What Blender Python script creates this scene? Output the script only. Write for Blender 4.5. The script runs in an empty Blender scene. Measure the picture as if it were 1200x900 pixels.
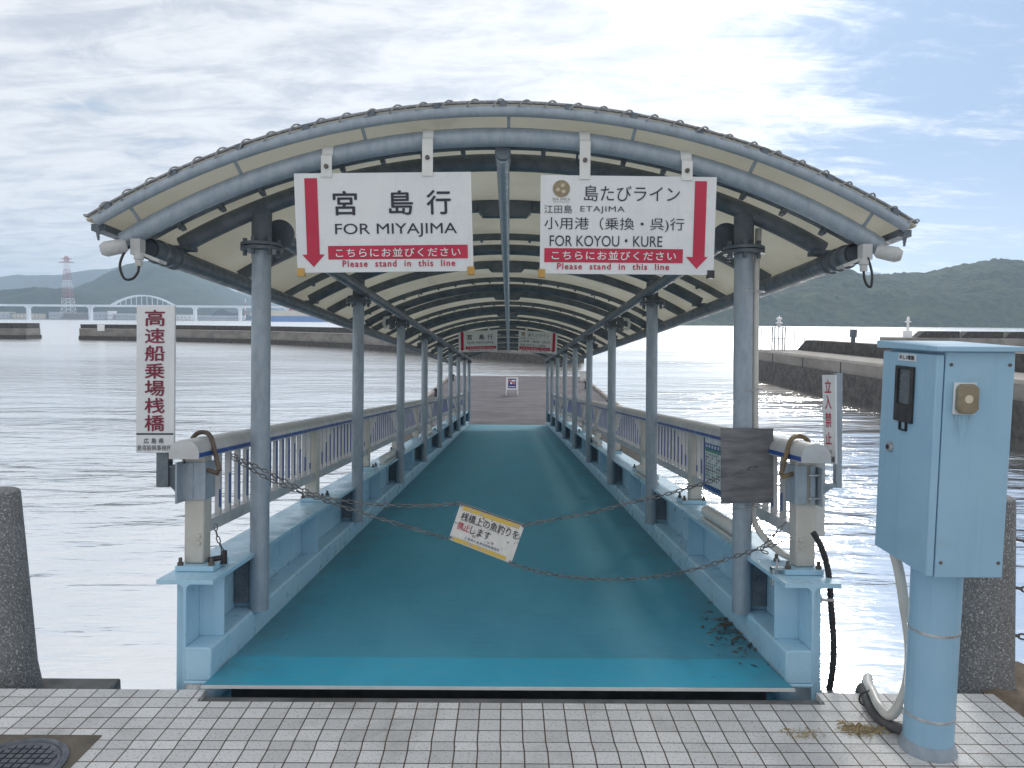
import bpy, math, random
from mathutils import Vector, Matrix, noise
R = math.radians
rnd = random.Random(7)
scene = bpy.context.scene
COL = scene.collection

# ------------------------------------------------------------------ camera
CAMZ = 1.79
CAM = Vector((0, 0, CAMZ))
CAMM = Matrix.Rotation(-3 / 900, 4, 'Z') @ Matrix.Rotation(math.pi / 2 - R(4.69), 4, 'X') @ Matrix.Rotation(R(0.4), 4, 'Z')
cd = bpy.data.cameras.new('camera'); cd.sensor_width = 36; cd.lens = 27; cd.clip_start = 0.05; cd.clip_end = 30000
cam = bpy.data.objects.new('camera', cd); COL.objects.link(cam)
cam.matrix_world = Matrix.Translation(CAM) @ CAMM
scene.camera = cam

# ------------------------------------------------------------------ light
SUN_EL, SUN_AZ = R(29), R(20)           # azimuth from +Y towards +X
SUN_DIR = Vector((math.sin(SUN_AZ) * math.cos(SUN_EL), math.cos(SUN_AZ) * math.cos(SUN_EL), math.sin(SUN_EL)))
sl = bpy.data.lights.new('sun', 'SUN'); sl.energy = 1.3; sl.angle = R(9); sl.color = (1, .95, .87)
so = bpy.data.objects.new('sun', sl); COL.objects.link(so)
so.rotation_euler = SUN_DIR.to_track_quat('Z', 'Y').to_euler()
so.location = SUN_DIR * 50

world = bpy.data.worlds.new('World'); scene.world = world; world.use_nodes = True
wt = world.node_tree; wt.nodes.clear()
def nd(t, typ, **kw):
    n = t.nodes.new(typ)
    for k, v in kw.items():
        if k == 'ins':
            for i, val in v.items(): n.inputs[i].default_value = val
        else: setattr(n, k, v)
    return n
def mth(t, op, a, b=None, clamp=False):
    n = t.nodes.new('ShaderNodeMath'); n.operation = op; n.use_clamp = clamp
    for i, x in enumerate((a, b)):
        if x is None: continue
        if isinstance(x, (int, float)): n.inputs[i].default_value = x
        else: t.links.new(x, n.inputs[i])
    return n.outputs[0]
def mixc(t, fac, a, b):
    n = t.nodes.new('ShaderNodeMix'); n.data_type = 'RGBA'
    for i, x in ((0, fac), (6, a), (7, b)):
        if isinstance(x, (int, float)): n.inputs[i].default_value = x
        elif isinstance(x, tuple): n.inputs[i].default_value = (*x, 1) if len(x) == 3 else x
        else: t.links.new(x, n.inputs[i])
    return n.outputs[2]
def ramp(t, fac, lo, hi, a=0.0, b=1.0, smooth=True):
    n = t.nodes.new('ShaderNodeMapRange'); n.interpolation_type = 'SMOOTHSTEP' if smooth else 'LINEAR'
    t.links.new(fac, n.inputs[0])
    for i, v in ((1, lo), (2, hi), (3, a), (4, b)): n.inputs[i].default_value = v
    return n.outputs[0]
def nz(t, vec, scale, detail=4, rough=.55, dist=0.0):
    n = t.nodes.new('ShaderNodeTexNoise'); n.inputs['Scale'].default_value = scale
    n.inputs['Detail'].default_value = detail; n.inputs['Roughness'].default_value = rough; n.inputs['Distortion'].default_value = dist
    if vec is not None: t.links.new(vec, n.inputs['Vector'])
    return n.outputs[0]
def mapping(t, vec, scale=(1, 1, 1), rot=(0, 0, 0), loc=(0, 0, 0)):
    n = t.nodes.new('ShaderNodeMapping'); t.links.new(vec, n.inputs[0])
    n.inputs[1].default_value = loc; n.inputs[2].default_value = rot; n.inputs[3].default_value = scale
    return n.outputs[0]

sky = nd(wt, 'ShaderNodeTexSky', sky_type='NISHITA', sun_disc=False, sun_elevation=SUN_EL, sun_rotation=SUN_AZ, altitude=0)
sky.dust_density = 0.6; sky.air_density = 1.0
SKY_K = 0.085
skym = nd(wt, 'ShaderNodeVectorMath', operation='SCALE'); skym.inputs['Scale'].default_value = SKY_K
wt.links.new(mixc(wt, 1.0, (0, 0, 0), sky.outputs[0]), skym.inputs[0])
tc = nd(wt, 'ShaderNodeTexCoord')
sep = nd(wt, 'ShaderNodeSeparateXYZ'); wt.links.new(tc.outputs['Generated'], sep.inputs[0])
zc = mth(wt, 'ADD', mth(wt, 'MAXIMUM', sep.outputs[2], 0.0), 0.13)
comb = nd(wt, 'ShaderNodeCombineXYZ')
wt.links.new(mth(wt, 'DIVIDE', sep.outputs[0], zc), comb.inputs[0]); wt.links.new(mth(wt, 'DIVIDE', sep.outputs[1], zc), comb.inputs[1])
plane = comb.outputs[0]
mp1 = mapping(wt, plane, (0.75, 1.35, 1), (0, 0, R(20)), (3.1, 1.7, 0))
mp2 = mapping(wt, plane, (0.6, 1.7, 1), (0, 0, R(52)), (9.3, 4.2, 0))
n1 = nz(wt, mp1, 1.5, 9, .6, .6)
n2 = nz(wt, mp2, 3.4, 8, .62, .9)
n3 = nz(wt, mapping(wt, plane, (1.0, 1.3, 1), (0, 0, R(35)), (1, 6, 0)), 4.2, 8, .66, .5)
def dotdir(v):
    n = nd(wt, 'ShaderNodeVectorMath', operation='DOT_PRODUCT'); wt.links.new(tc.outputs['Generated'], n.inputs[0])
    n.inputs[1].default_value = Vector(v).normalized(); return n.outputs['Value']
blue = ramp(wt, dotdir((math.sin(R(40)), math.cos(R(40)), .24)), .87, 1.0)         # the clear patch to the right
cover = mth(wt, 'ADD', mth(wt, 'ADD', mth(wt, 'MULTIPLY', n1, .42), mth(wt, 'MULTIPLY', n2, .36)), mth(wt, 'MULTIPLY', n3, .22))
cover = mth(wt, 'ADD', cover, mth(wt, 'ADD', mth(wt, 'MULTIPLY', blue, -.24), .11))
cov = ramp(wt, cover, .36, .54)
tone = ramp(wt, mth(wt, 'ADD', mth(wt, 'MULTIPLY', n2, .5), mth(wt, 'MULTIPLY', n3, .5)), .36, .60)
glow = mth(wt, 'POWER', mth(wt, 'MAXIMUM', dotdir(SUN_DIR), 0.0), 14.0)
glow2 = mth(wt, 'POWER', mth(wt, 'MAXIMUM', dotdir(SUN_DIR), 0.0), 60.0)
ccol = mixc(wt, tone, (.56, .59, .65), (.90, .905, .91))
tint = nd(wt, 'ShaderNodeVectorMath', operation='MULTIPLY'); wt.links.new(skym.outputs[0], tint.inputs[0]); tint.inputs[1].default_value = (.80, 1.05, 1.35)
clampv = nd(wt, 'ShaderNodeVectorMath', operation='MINIMUM'); wt.links.new(tint.outputs[0], clampv.inputs[0]); clampv.inputs[1].default_value = (.30, .43, .66)
hzn = ramp(wt, sep.outputs[2], 0.0, .22, .55, 0.0)                                     # pale veil low over the horizon
clear = mixc(wt, hzn, clampv.outputs[0], (.72, .80, .90))
base = mixc(wt, mth(wt, 'MULTIPLY', cov, .94), clear, ccol)
gl = mth(wt, 'ADD', mth(wt, 'MULTIPLY', mth(wt, 'MULTIPLY', glow, .22), cov), mth(wt, 'MULTIPLY', mth(wt, 'MULTIPLY', glow2, .5), ramp(wt, cov, 0, 1, .25, 1)))
gv = nd(wt, 'ShaderNodeCombineXYZ')
for i, k in enumerate((1.0, .98, .95)): wt.links.new(mth(wt, 'MULTIPLY', gl, k), gv.inputs[i])
addv = nd(wt, 'ShaderNodeVectorMath', operation='ADD'); wt.links.new(base, addv.inputs[0]); wt.links.new(gv.outputs[0], addv.inputs[1])
bg = nd(wt, 'ShaderNodeBackground'); wt.links.new(addv.outputs[0], bg.inputs[0]); bg.inputs[1].default_value = 1.0
wo = nd(wt, 'ShaderNodeOutputWorld'); wt.links.new(bg.outputs[0], wo.inputs[0])

vs = scene.view_settings
vs.view_transform = 'Standard'; vs.look = 'None'; vs.exposure = 0.12; vs.gamma = 1.0; vs.use_curve_mapping = False
scene.render.engine = 'CYCLES'
scene.cycles.max_bounces = 8; scene.cycles.diffuse_bounces = 3; scene.cycles.glossy_bounces = 4; scene.cycles.volume_bounces = 2
scene.cycles.use_denoising = True

# ------------------------------------------------------------------ frames
W = Matrix.Identity(4)
GP = R(4.75)
XC = -0.043
G = Matrix.Translation((XC, 0, CAMZ)) @ Matrix.Rotation(-GP, 4, 'X')     # the gangway's own frame: y along it, z off its deck
GI = G.inverted(); GI3 = GI.to_3x3()
def ray(px, py): return CAMM.to_3x3() @ Vector(((px - 600) / 900, (450 - py) / 900, -1))
def gat(px, py, Y):                       # photo point on the gangway-frame plane y = Y
    o = GI @ CAM; d = GI3 @ ray(px, py); return o + d * ((Y - o.y) / d.y)
def gax(px, py, X):
    o = GI @ CAM; d = GI3 @ ray(px, py); return o + d * ((X - o.x) / d.x)
def wat(px, py, F):
    d = ray(px, py); return CAM + d * (F / d.y)
def wax(px, py, X):
    d = ray(px, py); return CAM + d * (X / d.x)
def wz(px, py, z):
    d = ray(px, py); return CAM + d * ((z - CAMZ) / d.z)

# ------------------------------------------------------------------ mesh builder
FRAME = {}
class MB:
    def __init__(s): s.v = []; s.f = []; s.m = []; s.k = 0
    def add(s, vs, fs):
        b = len(s.v); s.v += [Vector(p) for p in vs]; s.f += [tuple(b + i for i in f) for f in fs]; s.m += [s.k] * len(fs)
    def box(s, x0, x1, y0, y1, z0, z1):
        x0, x1 = min(x0, x1), max(x0, x1); y0, y1 = min(y0, y1), max(y0, y1); z0, z1 = min(z0, z1), max(z0, z1)
        s.add([(x0, y0, z0), (x1, y0, z0), (x1, y1, z0), (x0, y1, z0), (x0, y0, z1), (x1, y0, z1), (x1, y1, z1), (x0, y1, z1)],
              [(3, 2, 1, 0), (4, 5, 6, 7), (0, 1, 5, 4), (1, 2, 6, 5), (2, 3, 7, 6), (3, 0, 4, 7)])
        return s
    def hexa(s, pts):     # 8 corners in the same order as box
        s.add(pts, [(3, 2, 1, 0), (4, 5, 6, 7), (0, 1, 5, 4), (1, 2, 6, 5), (2, 3, 7, 6), (3, 0, 4, 7)]); return s
    def prism(s, poly, c0, c1, axis='y'):
        def P(a, b, c): return {'y': (a, c, b), 'x': (c, a, b), 'z': (a, b, c)}[axis]
        n = len(poly); vs = [P(a, b, c0) for a, b in poly] + [P(a, b, c1) for a, b in poly]
        fs = [tuple(range(n)), tuple(range(2 * n - 1, n - 1, -1))] + [(i, i + n, (i + 1) % n + n, (i + 1) % n) for i in range(n)]
        s.add(vs, fs); return s
    def tube(s, pts, r, n=12, caps=True, closed=False, up=None):
        pts = [Vector(p) for p in pts]; N = len(pts); rs = r if isinstance(r, (list, tuple)) else [r] * N
        tg = []
        for i in range(N):
            a = pts[(i - 1) % N] if (closed or i > 0) else pts[i]; b = pts[(i + 1) % N] if (closed or i < N - 1) else pts[i]
            d = b - a; tg.append(d.normalized() if d.length > 1e-9 else Vector((0, 0, 1)))
        u = Vector(up) if up else (Vector((0, 0, 1)) if abs(tg[0].z) < .9 else Vector((1, 0, 0)))
        vs = []
        for i in range(N):
            u = (u - tg[i] * u.dot(tg[i])); u = u.normalized() if u.length > 1e-6 else tg[i].orthogonal().normalized()
            w = tg[i].cross(u)
            for k in range(n):
                a = 2 * math.pi * k / n; vs.append(pts[i] + (u * math.cos(a) + w * math.sin(a)) * rs[i])
        fs = []
        for i in range(N if closed else N - 1):
            j = (i + 1) % N
            for k in range(n): fs.append((i * n + k, i * n + (k + 1) % n, j * n + (k + 1) % n, j * n + k))
        if caps and not closed: fs += [tuple(range(n - 1, -1, -1)), tuple((N - 1) * n + k for k in range(n))]
        s.add(vs, fs); return s
    def lathe(s, prof, c=(0, 0, 0), n=32, axis='z'):
        c = Vector(c); vs = []; fs = []
        for r, h in prof:
            for k in range(n):
                a = 2 * math.pi * k / n; x, y = r * math.cos(a), r * math.sin(a)
                vs.append(c + Vector({'z': (x, y, h), 'y': (x, h, y), 'x': (h, x, y)}[axis]))
        for i in range(len(prof) - 1):
            for k in range(n): fs.append((i * n + k, i * n + (k + 1) % n, (i + 1) * n + (k + 1) % n, (i + 1) * n + k))
        fs += [tuple(range(n - 1, -1, -1)), tuple((len(prof) - 1) * n + k for k in range(n))]
        s.add(vs, fs); return s
    def strip(s, pts, w, t, wdir=(1, 0, 0)):     # a flat strap along pts
        wd = Vector(wdir); N = len(pts); vs = []; pts = [Vector(p) for p in pts]
        for i in range(N):
            d = (pts[min(i + 1, N - 1)] - pts[max(i - 1, 0)]).normalized(); nn = wd.cross(d).normalized()
            for a, b in ((-1, -1), (1, -1), (1, 1), (-1, 1)): vs.append(pts[i] + wd * (a * w / 2) + nn * (b * t / 2))
        fs = [(3, 2, 1, 0), tuple((N - 1) * 4 + k for k in range(4))]
        for i in range(N - 1):
            for k in range(4): fs.append((i * 4 + k, i * 4 + (k + 1) % 4, i * 4 + 4 + (k + 1) % 4, i * 4 + 4 + k))
        s.add(vs, fs); return s
    def build(s, name, mats, parent=None, frame=None, base=None, bevel=0, smooth=35, kind=None, seg=2):
        if not isinstance(mats, (list, tuple)): mats = [mats]
        if parent is not None: frame, base = FRAME[parent.name]
        frame = W if frame is None else frame; base = Vector((0, 0, 0)) if base is None else Vector(base)
        me = bpy.data.meshes.new(name); me.from_pydata([p - base for p in s.v], [], s.f)
        for m in mats: me.materials.append(m)
        me.polygons.foreach_set('material_index', s.m)
        me.validate(); 
        bmn = bmesh.new(); bmn.from_mesh(me); bmesh.ops.recalc_face_normals(bmn, faces=bmn.faces); bmn.to_mesh(me); bmn.free()
        if smooth:
            me.polygons.foreach_set('use_smooth', [True] * len(me.polygons)); me.set_sharp_from_angle(angle=R(smooth))
        o = bpy.data.objects.new(name, me); COL.objects.link(o)
        if parent is not None: o.parent = parent
        else: o.matrix_world = frame @ Matrix.Translation(base)
        FRAME[o.name] = (frame, base)
        if bevel:
            b = o.modifiers.new('bevel', 'BEVEL'); b.width = bevel; b.segments = seg; b.limit_method = 'ANGLE'; b.angle_limit = R(40)
        if kind: o['kind'] = kind
        return o
import bmesh
def tag(o, label, cat, group=None):
    o['label'] = label; o['category'] = cat
    if group: o['group'] = group
    return o
def thing(name, label, cat, base=(0, 0, 0), frame=None, group=None):
    frame = W if frame is None else frame
    o = bpy.data.objects.new(name, None); o.empty_display_size = .1; COL.objects.link(o)
    o.matrix_world = frame @ Matrix.Translation(Vector(base)); FRAME[o.name] = (frame, Vector(base))
    return tag(o, label, cat, group)
def catmull(p, k=6):
    p = [Vector(q) for q in p]; out = []
    for i in range(len(p) - 1):
        a, b, c, d = p[max(i - 1, 0)], p[i], p[i + 1], p[min(i + 2, len(p) - 1)]
        for j in range(k):
            t = j / k
            out.append(.5 * ((2 * b) + (c - a) * t + (2 * a - 5 * b + 4 * c - d) * t * t + (3 * b - a - 3 * c + d) * t ** 3))
    return out + [p[-1]]

# ------------------------------------------------------------------ materials
def new_mat(name):
    m = bpy.data.materials.new(name); m.use_nodes = True; t = m.node_tree
    return m, t, t.nodes['Principled BSDF'], t.nodes.new('ShaderNodeTexCoord').outputs['Object']
def bump(t, b, h, strength=.3, dist=.01):
    n = t.nodes.new('ShaderNodeBump'); n.inputs['Strength'].default_value = strength; n.inputs['Distance'].default_value = dist
    t.links.new(h, n.inputs['Height']); t.links.new(n.outputs[0], b.inputs['Normal'])
def mat(name, c1, c2=None, scale=6, rough=.5, metal=0, bs=0, bscale=80, sc=(1, 1, 1), lo=.35, hi=.65, stain=None, stain_amt=.5, stain_scale=2, spec=.5, det=5, rvar=.12, rust=None, rust_t=.70, streak=0):
    m, t, b, oc = new_mat(name); b.inputs['Roughness'].default_value = rough; b.inputs['Metallic'].default_value = metal
    b.inputs['Specular IOR Level'].default_value = spec
    c2 = c2 or tuple(x * .85 for x in c1)
    mp = mapping(t, oc, sc)
    n = nz(t, mp, scale, det, .6, .2)
    col = mixc(t, ramp(t, n, lo, hi), c1, c2)
    if stain:
        n2 = nz(t, mapping(t, oc, sc, loc=(5, 3, 1)), stain_scale, 8, .68, .4)
        f = mth(t, 'MULTIPLY', ramp(t, n2, .55, .75), stain_amt); col = mixc(t, f, col, stain)
    if streak:      # rain runs down the face
        n4 = nz(t, mapping(t, oc, (22, 22, .9)), 1.0, 6, .7, .2); col = mixc(t, mth(t, 'MULTIPLY', ramp(t, n4, .52, .72), streak), col, tuple(x * .55 for x in c1))
    if rust:
        n3 = nz(t, mapping(t, oc, (1, 1, .8), loc=(2, 9, 4)), 13, 7, .72, .3); col = mixc(t, mth(t, 'MULTIPLY', ramp(t, n3, rust_t, rust_t + .05), .85), col, rust)
    t.links.new(col, b.inputs['Base Color'])
    if rvar: t.links.new(ramp(t, nz(t, oc, scale * 2.3, 4), .3, .7, max(0.02, rough - rvar), min(1, rough + rvar)), b.inputs['Roughness'])
    if bs: bump(t, b, nz(t, oc, bscale, 3), bs, .004)
    return m
M = {}
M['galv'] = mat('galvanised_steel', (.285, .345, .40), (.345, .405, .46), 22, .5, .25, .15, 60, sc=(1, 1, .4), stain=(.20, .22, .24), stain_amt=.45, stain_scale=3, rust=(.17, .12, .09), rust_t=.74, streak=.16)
M['galv_dark'] = mat('dark_galvanised_steel', (.10, .128, .152), (.15, .178, .206), 9, .55, .2, .15, 60, stain=(.16, .15, .14), stain_amt=.45, stain_scale=4)  # darker galvanised steel with patchy stains
M['blue'] = mat('sky_blue_paint', (.35, .585, .74), (.41, .63, .77), 3, .36, 0, .10, 40, stain=(.30, .37, .39), stain_amt=.55, stain_scale=3, rust=(.16, .075, .03), streak=.25)
M['blue_box'] = mat('cabinet_blue_paint', (.26, .455, .61), (.30, .49, .635), 2, .42, 0, .08, 150, stain=(.27, .38, .46), stain_amt=.5, stain_scale=3.5, rust=(.15, .09, .05), rust_t=.735, streak=.22)
M['alu'] = mat('anodised_aluminium', (.45, .465, .475), (.53, .545, .55), 5, .42, .15, .05, 90, stain=(.33, .30, .26), stain_amt=.4, stain_scale=4)
M['alu_post'] = mat('cream_rail_post', (.48, .47, .43), (.56, .55, .50), 5, .45, .05, .05, 90, stain=(.30, .25, .19), stain_amt=.5, stain_scale=4)
M['navy'] = mat('navy_stripe', (.012, .06, .26), (.02, .08, .32), 5, .4)
M['white'] = mat('white_sign_face', (.62, .65, .665), (.68, .705, .715), 3, .35, 0, 0, stain=(.52, .51, .46), stain_amt=.4, stain_scale=4, streak=.10)
M['white_grey'] = mat('grey_white_plastic', (.60, .62, .60), (.68, .69, .67), 5, .4, 0, 0, stain=(.42, .41, .37), stain_amt=.5, stain_scale=6)
M['lamp_grey'] = mat('weathered_lamp_grey', (.40, .41, .41), (.50, .51, .50), 8, .5, 0, 0, stain=(.22, .22, .21), stain_amt=.6, stain_scale=8)
M['crimson'] = mat('crimson_print', (.42, .012, .05), (.47, .016, .06), 4, .4)
M['ink'] = mat('black_ink', (.012, .014, .03), (.02, .022, .04), 4, .45)
M['maroon'] = mat('maroon_print', (.16, .006, .03), (.2, .01, .04), 4, .4)
M['black'] = mat('black_rubber', (.015, .015, .018), (.03, .03, .032), 8, .5)
M['dark'] = mat('dark_void', (.01, .012, .015), (.02, .022, .025), 8, .7)
M['steel'] = mat('bright_steel', (.45, .46, .47), (.6, .6, .6), 20, .35, .7)
M['bolt'] = mat('rusty_bolt', (.09, .082, .075), (.16, .14, .12), 40, .6, .3)
M['chain'] = mat('chain_steel', (.085, .09, .095), (.19, .195, .20), 30, .45, .4)
M['hose'] = mat('old_rubber_hose', (.25, .17, .08), (.10, .08, .06), 9, .6, 0, .1, 80)
M['hose_dark'] = mat('brown_rubber_hose', (.09, .07, .06), (.16, .12, .09), 9, .6, 0, .1, 80)
M['pvc'] = mat('ivory_conduit', (.52, .52, .48), (.60, .59, .55), 8, .4, 0, 0, stain=(.35, .33, .28), stain_amt=.5)
M['pvc_dark'] = mat('grey_conduit', (.085, .085, .088), (.13, .13, .132), 8, .75, spec=.2)
M['ply'] = mat('weathered_plywood', (.115, .118, .128), (.215, .215, .22), 5, .75, 0, .3, 60, sc=(.6, 1, 3.5), det=8, stain=(.055, .055, .06), stain_amt=.6, stain_scale=2)
M['concrete'] = mat('sea_concrete', (.18, .168, .155), (.26, .245, .225), .35, .85, 0, .4, 2.5, sc=(1, 1, 2), det=9, stain=(.09, .085, .08), stain_amt=.7, stain_scale=.5)
M['concrete_dark'] = mat('wet_barnacled_concrete', (.035, .034, .034), (.085, .08, .075), 2.5, .75, 0, .6, 5, det=9)
M['concrete_light'] = mat('dry_concrete_top', (.42, .39, .36), (.33, .31, .28), .8, .9, 0, .3, 4, det=8)
M['coping'] = mat('quay_concrete', (.20, .20, .20), (.12, .12, .115), 5, .85, 0, .5, 60, det=9, stain=(.05, .05, .048), stain_amt=.6, stain_scale=3)
M['rubble'] = mat('rubble_rock', (.24, .19, .14), (.13, .10, .075), 9, .9, 0, .8, 30, det=9)
M['wood_yellow'] = mat('ochre_edge_block', (.50, .30, .07), (.42, .25, .06), 20, .6)
M['gold'] = mat('bronze_seal', (.13, .09, .045), (.22, .16, .08), 60, .4, .3)
M['glass_dark'] = mat('smoked_window', (.03, .045, .06), (.045, .06, .075), 8, .12)
M['brown_cover'] = mat('yellowed_plastic_cover', (.17, .145, .095), (.23, .20, .135), 10, .35)
M['manhole'] = mat('cast_iron', (.10, .115, .14), (.15, .165, .19), 20, .5, .4, .2, 120)
M['pontoon'] = mat('pontoon_deck', (.13, .125, .135), (.18, .17, .18), .8, .85, 0, .2, 8, sc=(.6, 1.6, 1), det=9, stain=(.24, .22, .22), stain_amt=.5, stain_scale=.7, spec=.1)
M['bridge'] = mat('pale_bridge_paint', (.70, .74, .78), (.62, .66, .70), .05, .6)
M['red_paint'] = mat('signal_red', (.50, .05, .05), (.42, .04, .04), .2, .5)
M['pale_red'] = mat('hazed_red', (.42, .13, .13), (.36, .11, .11), .2, .5)  # pylon red made lighter and duller, distance haze put into the colour
M['white_paint'] = mat('signal_white', (.80, .80, .80), (.7, .7, .7), .2, .5)
M['hull'] = mat('hull_blue', (.05, .14, .38), (.06, .16, .42), .03, .5)
M['cream_wall'] = mat('cream_wall', (.62, .56, .42), (.55, .50, .38), .05, .8)
M['grey_wall'] = mat('grey_wall', (.42, .44, .47), (.36, .38, .41), .05, .8)
M['brown_wall'] = mat('brown_wall', (.16, .12, .10), (.2, .15, .12), .05, .8)
M['window'] = mat('far_window', (.06, .08, .10), (.1, .12, .14), .2, .3)
M['poster'] = mat('poster_blue', (.02, .03, .20), (.03, .045, .26), 20, .4)
M['orange'] = mat('poster_orange', (.75, .22, .10), (.7, .2, .08), 20, .4)
M['green_print'] = mat('green_print', (.05, .22, .14), (.06, .26, .17), 20, .4)
M['rope'] = mat('grey_rope', (.22, .23, .24), (.36, .37, .38), 40, .9)

def roof_mat():
    m, t, b, oc = new_mat('cream_roof_sheet'); out = t.nodes['Material Output']
    n = nz(t, oc, 1.3, 6, .6); col = mixc(t, ramp(t, n, .35, .65), (.76, .735, .65), (.82, .80, .72))
    st = ramp(t, nz(t, mapping(t, oc, (1, .4, 1)), 2.2, 8, .7), .56, .75); col = mixc(t, mth(t, 'MULTIPLY', st, .35), col, (.40, .37, .30))
    d = t.nodes.new('ShaderNodeBsdfDiffuse'); tr = t.nodes.new('ShaderNodeBsdfTranslucent'); mx = t.nodes.new('ShaderNodeMixShader')
    mx.inputs[0].default_value = .5
    t.links.new(col, d.inputs[0]); t.links.new(col, tr.inputs[0]); t.links.new(d.outputs[0], mx.inputs[1]); t.links.new(tr.outputs[0], mx.inputs[2])
    t.links.new(mx.outputs[0], out.inputs[0]); return m
M['roof'] = roof_mat()

def granite(name, c, specks, sscale=190):
    m, t, b, oc = new_mat(name); b.inputs['Roughness'].default_value = .8
    n = nz(t, oc, sscale, 3, .7); n2 = nz(t, oc, 5, 5)
    col = mixc(t, ramp(t, n2, .3, .7), c, tuple(x * .75 for x in c))
    col = mixc(t, ramp(t, n, .56, .66), col, specks); col = mixc(t, ramp(t, n, .44, .36), col, tuple(x * .45 for x in c))
    t.links.new(col, b.inputs['Base Color']); bump(t, b, nz(t, oc, 70, 4, .7), .6, .006); return m
M['granite'] = granite('bollard_granite', (.21, .215, .22), (.60, .60, .60), 110)

def tile_mat():
    m, t, b, oc = new_mat('granite_paving_tile')
    sx_ = nd(t, 'ShaderNodeSeparateXYZ'); t.links.new(oc, sx_.inputs[0]); cut = ramp(t, sx_.outputs[1], 3.071, 3.139, 0, .0245, False)
    cx_ = nd(t, 'ShaderNodeCombineXYZ'); t.links.new(mth(t, 'ADD', sx_.outputs[0], mth(t, 'ADD', mth(t, 'MULTIPLY', cut, .2), TILE_OX)), cx_.inputs[0]); t.links.new(mth(t, 'ADD', mth(t, 'ADD', sx_.outputs[1], cut), TILE_OY), cx_.inputs[1])
    mp = cx_.outputs[0]
    br = t.nodes.new('ShaderNodeTexBrick'); br.offset = 0; br.squash = 1; br.offset_frequency = 1; br.squash_frequency = 1
    t.links.new(mp, br.inputs['Vector'])
    for k, v in (('Scale', 1.0), ('Mortar Size', .0033), ('Mortar Smooth', .25), ('Brick Width', TILE), ('Row Height', .0925), ('Bias', 0.0)): br.inputs[k].default_value = v
    br.inputs['Color1'].default_value = (.57, .57, .565, 1); br.inputs['Color2'].default_value = (.75, .75, .745, 1); br.inputs['Mortar'].default_value = (.075, .062, .052, 1)
    n = nz(t, oc, 85, 4, .85); sp = ramp(t, n, .45, .37)
    col = mixc(t, mth(t, 'MULTIPLY', sp, .75), br.outputs[0], (.12, .12, .12))
    sp2 = ramp(t, nz(t, mapping(t, oc, loc=(3, 3, 3)), 180, 2, .6), .58, .66); col = mixc(t, mth(t, 'MULTIPLY', sp2, .35), col, (.70, .70, .70))
    st = ramp(t, nz(t, oc, 1.6, 8, .65, .5), .48, .70); col = mixc(t, mth(t, 'MULTIPLY', st, .55), col, (.22, .215, .20))
    st2 = ramp(t, nz(t, mapping(t, oc, loc=(8, 1, 0)), 2.7, 8, .7, .5), .60, .76); col = mixc(t, mth(t, 'MULTIPLY', st2, .4), col, (.30, .22, .14))
    col = mixc(t, br.outputs['Fac'], col, mixc(t, nz(t, oc, 9, 5), (.045, .038, .034), (.15, .11, .08)))
    t.links.new(col, b.inputs['Base Color']); b.inputs['Roughness'].default_value = .72
    h = mth(t, 'ADD', mth(t, 'MULTIPLY', br.outputs['Fac'], -1.0), mth(t, 'MULTIPLY', nz(t, oc, 160, 4, .7), .22))
    bump(t, b, h, .6, .004); return m
TILE = .0975
TILE_OX, TILE_OY = 1.0, -3.071 + .0925 * 20

def deck_mat(name='teal_deck_coating', ca=(.05, .285, .415), cb=(.095, .36, .495)):
    m, t, b, oc = new_mat(name)
    n = nz(t, mapping(t, oc, (1, .5, 1)), 1.6, 9, .65, .3)
    col = mixc(t, ramp(t, n, .3, .7), ca, cb)
    fine = nz(t, mapping(t, oc, (1.2, 11, 1)), 4, 7, .75); col = mixc(t, mth(t, 'MULTIPLY', ramp(t, fine, .45, .68), .45), col, (.12, .38, .47))
    st = ramp(t, nz(t, mapping(t, oc, loc=(2, 7, 0)), 1.1, 9, .72, .4), .58, .78); col = mixc(t, mth(t, 'MULTIPLY', st, .6), col, (.11, .17, .19))
    w2_ = ramp(t, nz(t, mapping(t, oc, (1.6, 1, 1), loc=(4, 4, 0)), 2.3, 9, .75, .6), .60, .74); col = mixc(t, mth(t, 'MULTIPLY', w2_, .5), col, (.22, .34, .37))
    sc = ramp(t, nz(t, mapping(t, oc, (5, 16, 1), loc=(1, 2, 0)), 1.3, 7, .78), .63, .67); col = mixc(t, mth(t, 'MULTIPLY', sc, .75), col, (.015, .06, .09))
    t.links.new(col, b.inputs['Base Color'])
    sxyz = nd(t, 'ShaderNodeSeparateXYZ'); t.links.new(oc, sxyz.inputs[0])
    edge = ramp(t, mth(t, 'ADD', mth(t, 'ABSOLUTE', sxyz.outputs[0]), mth(t, 'MULTIPLY', nz(t, oc, 2.2, 7, .7), .9)), 1.55, 1.95)     # grit gathered along the kerbs
    col = mixc(t, mth(t, 'MULTIPLY', edge, .38), col, (.12, .105, .085)); b.inputs['Specular IOR Level'].default_value = .3
    t.links.new(col, b.inputs['Base Color'])
    t.links.new(ramp(t, n, .3, .7, .58, .78), b.inputs['Roughness']); bump(t, b, nz(t, oc, 140, 4, .7), .35, .004); return m
M['deck'] = deck_mat(); M['ramp'] = deck_mat('lit_ramp_coating', (.034, .36, .53), (.065, .42, .60))  # ramp is a lighter copy of the deck coating, its brighter light painted in

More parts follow.
